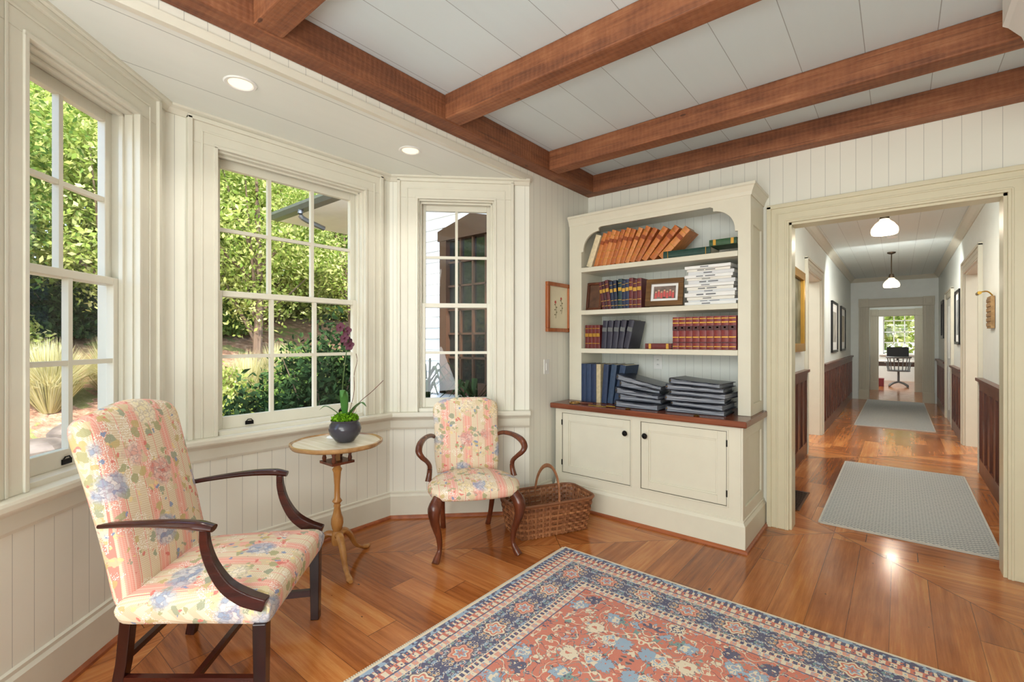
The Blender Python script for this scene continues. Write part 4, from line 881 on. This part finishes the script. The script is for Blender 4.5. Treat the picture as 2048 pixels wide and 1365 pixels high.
# ------------------------------------------------------------------ outside
def gz(x, y):
    t = max(0., min(1., (-x-5.5)/9.)); return -.45+2.5*t*t*(3-2*t)+.08*math.sin(x*1.3)*math.cos(y*.9)+max(0, -x-14.5)*.18
gm_ = MB(); nx_, ny_ = 46, 40; vs = []; fs = []
for i in range(nx_+1):
    for j in range(ny_+1):
        x = -3.0-27*i/nx_; y = -16+44*j/ny_; vs.append((x, y, gz(x, y)))
for i in range(nx_):
    for j in range(ny_): a = i*(ny_+1)+j; fs.append((a, a+ny_+1, a+ny_+2, a+1))
gm_.add(vs, fs)
g = G('mulch and leaf litter', .95); n = g.noise(g.pos('World'), 7., 6, .7); n2 = g.noise(g.pos('World'), 1.3, 5, .6)
g.col(g.mix(n2.gt(.56)*.7, g.ramp(n, [(.3, lin(112, 80, 60)), (.55, lin(176, 134, 106)), (.7, lin(222, 188, 160))]), lin(112, 132, 66))); g.bump(n, .8, .05)
struct(gm_.build('ground_garden', g.m, smooth=True))
struct(MB().box(-8, 8, 22.5, 45, -.4, -.3).build('ground_beyond_office', g.m))
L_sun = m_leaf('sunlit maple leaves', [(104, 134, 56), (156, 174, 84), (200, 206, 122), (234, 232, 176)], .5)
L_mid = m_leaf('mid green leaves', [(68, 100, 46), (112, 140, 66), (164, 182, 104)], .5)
L_dark = m_leaf('dark glossy leaves', [(20, 36, 20), (42, 64, 36), (80, 106, 62)], .2)
L_gr = m_leaf('pale feathery grass', [(176, 170, 112), (210, 202, 150), (230, 224, 190)], .4)
m_bark = wood('grey brown bark', (84, 66, 52), (140, 118, 98), 'z', .9)
def tree(x, y, h, cr_, mat, n, label, ls=.12, lowf=.25, seed=0, trunk=.09, grp='trees beyond the bay windows'):
    rg_ = np.random.default_rng(seed); z0 = gz(x, y) if x < -3 and y < 20 else -.35
    r = thing('tree', label, 'tree', (x, y, z0-.05), 0, grp); zc = h*(lowf+(1-lowf)/2); rz_ = h*(1-lowf)/2
    K = 130; d = rg_.normal(size=(K, 3)); d /= np.linalg.norm(d, axis=1)[:, None]; d *= rg_.uniform(.2, 1, K)[:, None]**.45
    cc = d*np.array([cr_, cr_, rz_])+np.array([0, 0, zc]); idx = rg_.integers(0, K, n)
    cen = cc[idx]+rg_.normal(size=(n, 3))*np.array([.3, .3, .2])*(cr_/1.6)
    leafobj('foliage', leaves(cen, ls, rg_, .5, .4), mat, r)
    t = MB(); t.tube(cr([(0, 0, 0), (.08, .03, h*.3), (-.05, .05, h*.6), (0, 0, h*.8)], 4), lerpl([trunk, trunk*.7, trunk*.2], 13), 8)
    for i in range(9):
        j = cc[rg_.integers(0, K)]; s0 = h*.12+h*.35*i/9; t.tube([(0, 0, s0), tuple(.5*j+V((0, 0, s0*.4))), tuple(j)], [trunk*.4, trunk*.25, .008], 6)
    t.build('trunk', m_bark, r, smooth=True); return r
rows = [(-9.6, -.4, 5.0, 1.35), (-10.2, 1.8, 5.4, 1.5), (-9.9, 4.0, 5.2, 1.5), (-10.4, 6.4, 5.6, 1.6), (-10.2, 9.2, 5.4, 1.6),
        (-13, -1.4, 7.6, 2.3), (-13.2, 2.2, 8, 2.4), (-13, 5.8, 8, 2.4), (-13.4, 9.6, 8, 2.5),
        (-17.5, -1.5, 11.5, 3.6), (-18, 4.0, 12, 3.8), (-17.6, 9.8, 12, 3.8), (-18, 16, 12, 3.8), (-11, -4.2, 8, 2.6), (-14, -8, 10, 3.2)]
dsc = ['slim yellow-green tree', 'bright sunlit tree', 'tall leafy tree']
for i, (x, y, h, c_) in enumerate(rows):
    lay = 0 if i < 5 else 1 if i < 9 else 2
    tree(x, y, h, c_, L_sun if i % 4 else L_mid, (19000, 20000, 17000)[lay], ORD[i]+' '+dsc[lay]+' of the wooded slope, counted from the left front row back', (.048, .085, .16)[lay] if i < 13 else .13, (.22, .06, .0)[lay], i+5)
for i, (x, y) in enumerate(((-1.6, 29), (1.2, 28), (3.2, 31), (-4, 31))):
    tree(x, y, 5.5, 2.0, L_sun, 3500, ORD[i]+' green tree outside the distant office window', .14, .12, 50+i, grp='trees outside the office window')
def shrub(x, y, w, h, mat, n, label, ls=.05, seed=0, name='shrub', cat='shrub', z=None):
    rg_ = np.random.default_rng(seed); z0 = gz(x, y) if z is None else z; r = thing(name, label, cat, (x, y, z0-.03), 0, 'garden shrubs by the bay')
    d = rg_.normal(size=(n, 3)); d /= np.linalg.norm(d, axis=1)[:, None]; d[:, 2] = np.abs(d[:, 2]); d *= rg_.uniform(.45, 1.05, n)[:, None]
    nz = 1+.15*np.sin(d[:, :1]*7+seed)*np.cos(d[:, 1:2]*6)
    leafobj('foliage', leaves(d*nz*np.array([w, w, h]), ls, rg_, .45, .3), mat, r)
    t = MB()
    for i in range(7): a = i*.9+seed; t.tube([(0, 0, 0), (w*.3*math.cos(a), w*.3*math.sin(a), h*.5), (w*.6*math.cos(a), w*.6*math.sin(a), h*.85)], [.015, .01, .004], 5)
    t.build('stems', m_bark, r); return r
shrub(-5.3, 2.95, .85, 1.95, L_dark, 9000, 'tall dark glossy shrub close outside the centre bay window', .05, 1)
shrub(-5.1, 2.0, .6, 1.35, L_dark, 7000, 'rounded dark shrub left of the tall one outside the centre window', .045, 2)
shrub(-6.2, 1.35, .45, .7, L_mid, 3500, 'low green shrub outside between the left and centre windows', .04, 3)
shrub(-5.0, .6, .5, .62, L_mid, 5000, 'low light green ground plant beneath the left bay window', .04, 4)
shrub(-7.6, 3.9, .9, 1.5, L_mid, 7000, 'mid green shrub behind the dark shrubs on the slope', .045, 5)
shrub(-10.8, .2, 1.0, 1.0, L_sun, 7000, 'broad green shrub on the slope seen through the left window', .045, 6)
shrub(-8.4, 2.6, .8, 1.0, L_sun, 7000, 'round green shrub at the foot of the slope under the slim trees', .045, 7)
shrub(-8.0, 5.6, .9, 1.4, L_sun, 7000, 'yellow-green shrub on the slope beside the house wing', .045, 8)
shrub(-12.0, 3.9, 1.0, 1.0, L_mid, 7000, 'low bushy shrub on the upper slope behind the slim trees', .06, 9)
shrub(-11.8, 1.4, .9, .9, L_dark, 6000, 'low dark shrub on the upper slope seen through the left window', .06, 10)
for i, (x, y) in enumerate(((-15, -2.2), (-15.4, .4), (-15.1, 3.0), (-15.5, 5.7), (-15.2, 8.4), (-15.4, 11.2))):
    shrub(x, y, 1.5, 2.4, L_mid if i % 2 else L_sun, 9000, ORD[i]+' large leafy bush in the row along the top of the slope', .085, 20+i)
def grass(x, y, w, h, n, label, seed):
    rg_ = np.random.default_rng(seed); r = thing('ornamental_grass', label, 'grass clump', (x, y, gz(x, y)-.02), 0, 'pale grasses in the garden'); vs = []; fs = []
    for i in range(n):
        a = rg_.uniform(0, 2*PI); q_ = rg_.uniform(.1, 1); b0 = V((.12*w*math.cos(a), .12*w*math.sin(a), 0)); tip = V((w*q_*math.cos(a), w*q_*math.sin(a), h*rg_.uniform(.55, 1.1)*(1.1-.4*q_*q_))); mid = (b0+tip)*.5+V((0, 0, h*.18)); sd_ = V((-math.sin(a), math.cos(a), 0))*.006; o_ = len(vs)
        vs += [b0-sd_, b0+sd_, mid-sd_, mid+sd_, tip+V((0, 0, .0))]; fs += [(o_, o_+1, o_+3, o_+2), (o_+2, o_+3, o_+4)]
    MB().add(vs, fs).build('blades', L_gr, r)['kind'] = 'stuff'
for i, (x, y, w, h) in enumerate(((-9.0, .95, .7, .9), (-9.3, 1.7, .65, .9), (-8.5, 3.3, .7, 1.0), (-8.9, 4.0, .65, 1.0))):
    grass(x, y, w, h, 2000, ORD[i]+' pale feathery grass clump in the garden beyond the bay', 70+i)
m_stone = art('weathered stone', [(70, 62, 56), (118, 106, 94), (150, 138, 124)], 3)
for i, (x, y, s_, sx, sz) in enumerate(((-6.6, 1.0, .26, 1.5, .45), (-7.0, .75, .28, 1.6, .45), (-7.5, 1.1, .3, 1.5, .45), (-7.9, .7, .28, 1.6, .5), (-8.3, 1.2, .3, 1.5, .5))):
    o = MB().sphere((0, 0, 0), s_, 9, (1., sx, sz)).build('boulder', m_stone, smooth=False); o.location = (x, y, gz(x, y)+.06); o.rotation_euler = (0, 0, .2*i); tagd(o, ORD[i]+' weathered flat stone of the garden steps outside', 'rock', 'stones of the garden steps')
def strap(x, y, h, label, seed):
    rg_ = np.random.default_rng(seed); r = thing('strap_leaf_plant', label, 'plant', (x, y, -.45), 0, 'strap-leaved plants by the narrow window')
    mb = MB()
    for i in range(80):
        a = rg_.uniform(0, 2*PI); b0 = h*rg_.uniform(.2, .88); l_ = rg_.uniform(.2, .42)
        mb.tube([(.03*math.cos(a), .03*math.sin(a), b0), (l_*.6*math.cos(a), l_*.6*math.sin(a), b0+.16), (l_*math.cos(a), l_*math.sin(a), b0+.02)], [.012, .02, .002], 4, .15)
    for i in range(4): mb.tube([(0, 0, 0), (.05*math.cos(i*1.6), .05*math.sin(i*1.6), h*.9)], .012, 5)
    mb.build('leaves', L_dark, r)
strap(-3.95, 3.35, 1.85, 'dark strap-leaved plant at the left of the narrow bay window outside', 3); strap(-3.35, 3.45, 1.5, 'shorter strap-leaved plant at the right of the narrow bay window outside', 4)

# wing of the house
wg = thing('house_wing', 'white clapboard house wing with brown framed window outside the narrow bay window', 'building', (-4.2, 4.2, -.45))
wgx = lambda x: x+4.2
sb = MB(); z = 0
bx0, bx1, bz0, bz1 = -4.64, -3.5, .72, 2.86
while z < 3.85:
    zl = z; wz = z-.45
    segs = [(-6.0, -2.5)] if (wz+.15 < bz0 or wz > bz1) else [(-6.0, bx0), (bx1, -2.5)]
    for a, b_ in segs: sb.add([(wgx(a), 0-.018, zl), (wgx(b_), -.018, zl), (wgx(b_), 0, zl+.15), (wgx(a), 0, zl+.15), (wgx(a), .1, zl), (wgx(b_), .1, zl), (wgx(b_), .1, zl+.15), (wgx(a), .1, zl+.15)], [(0, 1, 2, 3), (4, 5, 6, 7), (0, 1, 5, 4), (3, 2, 6, 7), (0, 3, 7, 4), (1, 2, 6, 5)])
    z += .145
m_side = plain('white clapboard', (246, 246, 244), .5, var=.02); sb.build('siding', m_side, wg)
m_br = plain('brown window paint', (84, 58, 42), .4); q = MB(); zo = .45
q.box(wgx(bx0), wgx(bx0)+.12, -.05, .08, bz0+zo, bz1+zo-.12); q.box(wgx(bx1)-.14, wgx(bx1), -.05, .08, bz0+zo, bz1+zo-.12); q.box(wgx(bx0), wgx(bx1), -.05, .08, bz0+zo, bz0+zo+.16)
q.prism([(wgx(bx0)-.03, bz1+zo-.16), (wgx(bx1)+.03, bz1+zo-.16), (wgx(bx1)+.03, bz1+zo-.03), ((wgx(bx0)+wgx(bx1))/2, bz1+zo+.12), (wgx(bx0)-.03, bz1+zo-.03)], -.06, .08, 'y'); wf = q.build('window_frame', m_br, wg)
q = MB()
for i in range(1, 4): xx = wgx(bx0)+.12+(bx1-bx0-.26)*i/4; q.box(xx-.014, xx+.014, -.01, .02, bz0+zo, bz1+zo-.14)
for i in range(1, 6): zz_ = bz0+zo+.16+(bz1-bz0-.3)*i/6; q.box(wgx(bx0)+.1, wgx(bx1)-.1, -.01, .02, zz_-.012, zz_+.012)
q.build('muntin', m_br, wf)
gg = G('dark reflecting pane', .04, col=lin(34, 36, 32), spec=.8); MB().box(wgx(bx0)+.1, wgx(bx1)-.1, .02, .03, bz0+zo, bz1+zo-.14).build('glass_pane', gg.m, wf)
MB().box(wgx(-8.0), wgx(-2.5), -.6, 1.6, 3.40+zo, 3.44+zo).build('soffit', m_side, wg)
MB().box(wgx(-6.06), wgx(-5.95), -.03, .1, 0, 3.85).build('corner_board', m_side, wg)
MB().add([(wgx(-8.05), -.66, 3.48+zo), (wgx(-2.5), -.66, 3.48+zo), (wgx(-2.5), 1.9, 4.9+zo), (wgx(-6.5), 1.9, 4.9+zo), (wgx(-8.05), 1.9, 3.48+zo), (wgx(-2.5), 1.9, 3.48+zo)], [(0, 1, 2, 3), (0, 3, 4), (0, 4, 5, 1), (1, 5, 2), (3, 2, 5, 4)]).build('roof', plain('grey shingle', (110, 108, 106), .9), wg)
MB().prism([(-.60, 3.52+zo), (-.74, 3.52+zo), (-.75, 3.47+zo), (-.71, 3.41+zo), (-.60, 3.40+zo)], wgx(-8.05), wgx(-2.5), 'x').build('gutter', plain('galvanised gutter', (128, 130, 132), .35, .7), wg)
MB().tube(cr([(wgx(-7.1), -.68, 3.42+zo), (wgx(-7.1), -.66, 3.3+zo), (wgx(-7.1), -.3, 3.2+zo)], 4), .04, 8).build('downspout', plain('galvanised gutter', (128, 130, 132), .35, .7), wg)

# ------------------------------------------------------------------ light
def area(name, loc, target, sx, sy, e, col=(1, 1, 1)):
    l = bpy.data.lights.new(name, 'AREA'); l.shape = 'RECTANGLE'; l.size = sx; l.size_y = sy; l.energy = e; l.color = col
    o = bpy.data.objects.new(name, l); C.objects.link(o); o.location = loc; o.rotation_euler = (V(target)-V(loc)).to_track_quat('-Z', 'Y').to_euler(); return o
area('room_fill_rear', (-.3, -2.2, 2.3), (-1.4, 2.5, 1.1), 2.8, 1.2, 98, (.985, 1, .965))  # added fill light behind the camera, no fitting in the room
area('room_fill_up', (-.2, -1.2, .9), (-.8, 1.2, 2.95), 1.6, 1.0, 60, (.93, .99, 1))  # added fill light aimed upward to brighten the ceiling
area('side_room_fill_left', (-2.2, 7.6, 2.8), (-2.2, 7.6, 0), 1.6, 2.5, 80, (.98, 1, .98)); area('side_room_fill_right', (2.2, 7.6, 2.8), (2.2, 7.6, 0), 1.6, 2.5, 80, (.98, 1, .98))  # added fill lights to brighten the two side rooms
area('office_fill', (-1.5, 19.3, 2.8), (-1.2, 19.3, 0), 1.5, 2.5, 150, (.98, 1, .98)); area('passage_fill', (0, 14.5, 2.6), (0, 16.5, 0.), .8, .4, 16, (.98, 1, .96))  # added fill lights, lift the dark far end of the hall
area('hall_fill_near', (-.1, 4.5, 2.5), (-.1, 8.5, .4), 1.0, .4, 26, (.97, 1, .97)); area('hall_fill_far', (-.1, 8.9, 2.6), (-.1, 11.5, .2), 1.0, .3, 22, (.97, 1, .97))  # added hall fill lights, facing away from the camera so they stay unseen
s = bpy.data.lights.new('sun', 'SUN'); s.energy = 8.2; s.angle = R(1.5); s.color = (1, .96, .88); so_ = bpy.data.objects.new('sun', s); C.objects.link(so_)
so_.rotation_euler = V((-.66, .3, -.69)).to_track_quat('-Z', 'Y').to_euler()
w = bpy.data.worlds.new('sky'); bpy.context.scene.world = w; w.use_nodes = True; nt = w.node_tree; bg = nt.nodes['Background']
sk = nt.nodes.new('ShaderNodeTexSky'); sk.sky_type = 'NISHITA'; sk.sun_disc = False; sk.sun_elevation = R(48); sk.sun_rotation = R(120); nt.links.new(sk.outputs[0], bg.inputs[0]); bg.inputs[1].default_value = 1.
try: bpy.context.scene.view_settings.view_transform = 'Standard'
except Exception: pass
cd = bpy.data.cameras.new('camera'); cd.sensor_width = 36; cd.lens = 940/2048*36; cd.clip_start = .02; co = bpy.data.objects.new('camera', cd); C.objects.link(co)
co.location = (0, 0, 1.4); co.rotation_euler = (R(90), 0, math.atan(773/940)); bpy.context.scene.camera = co
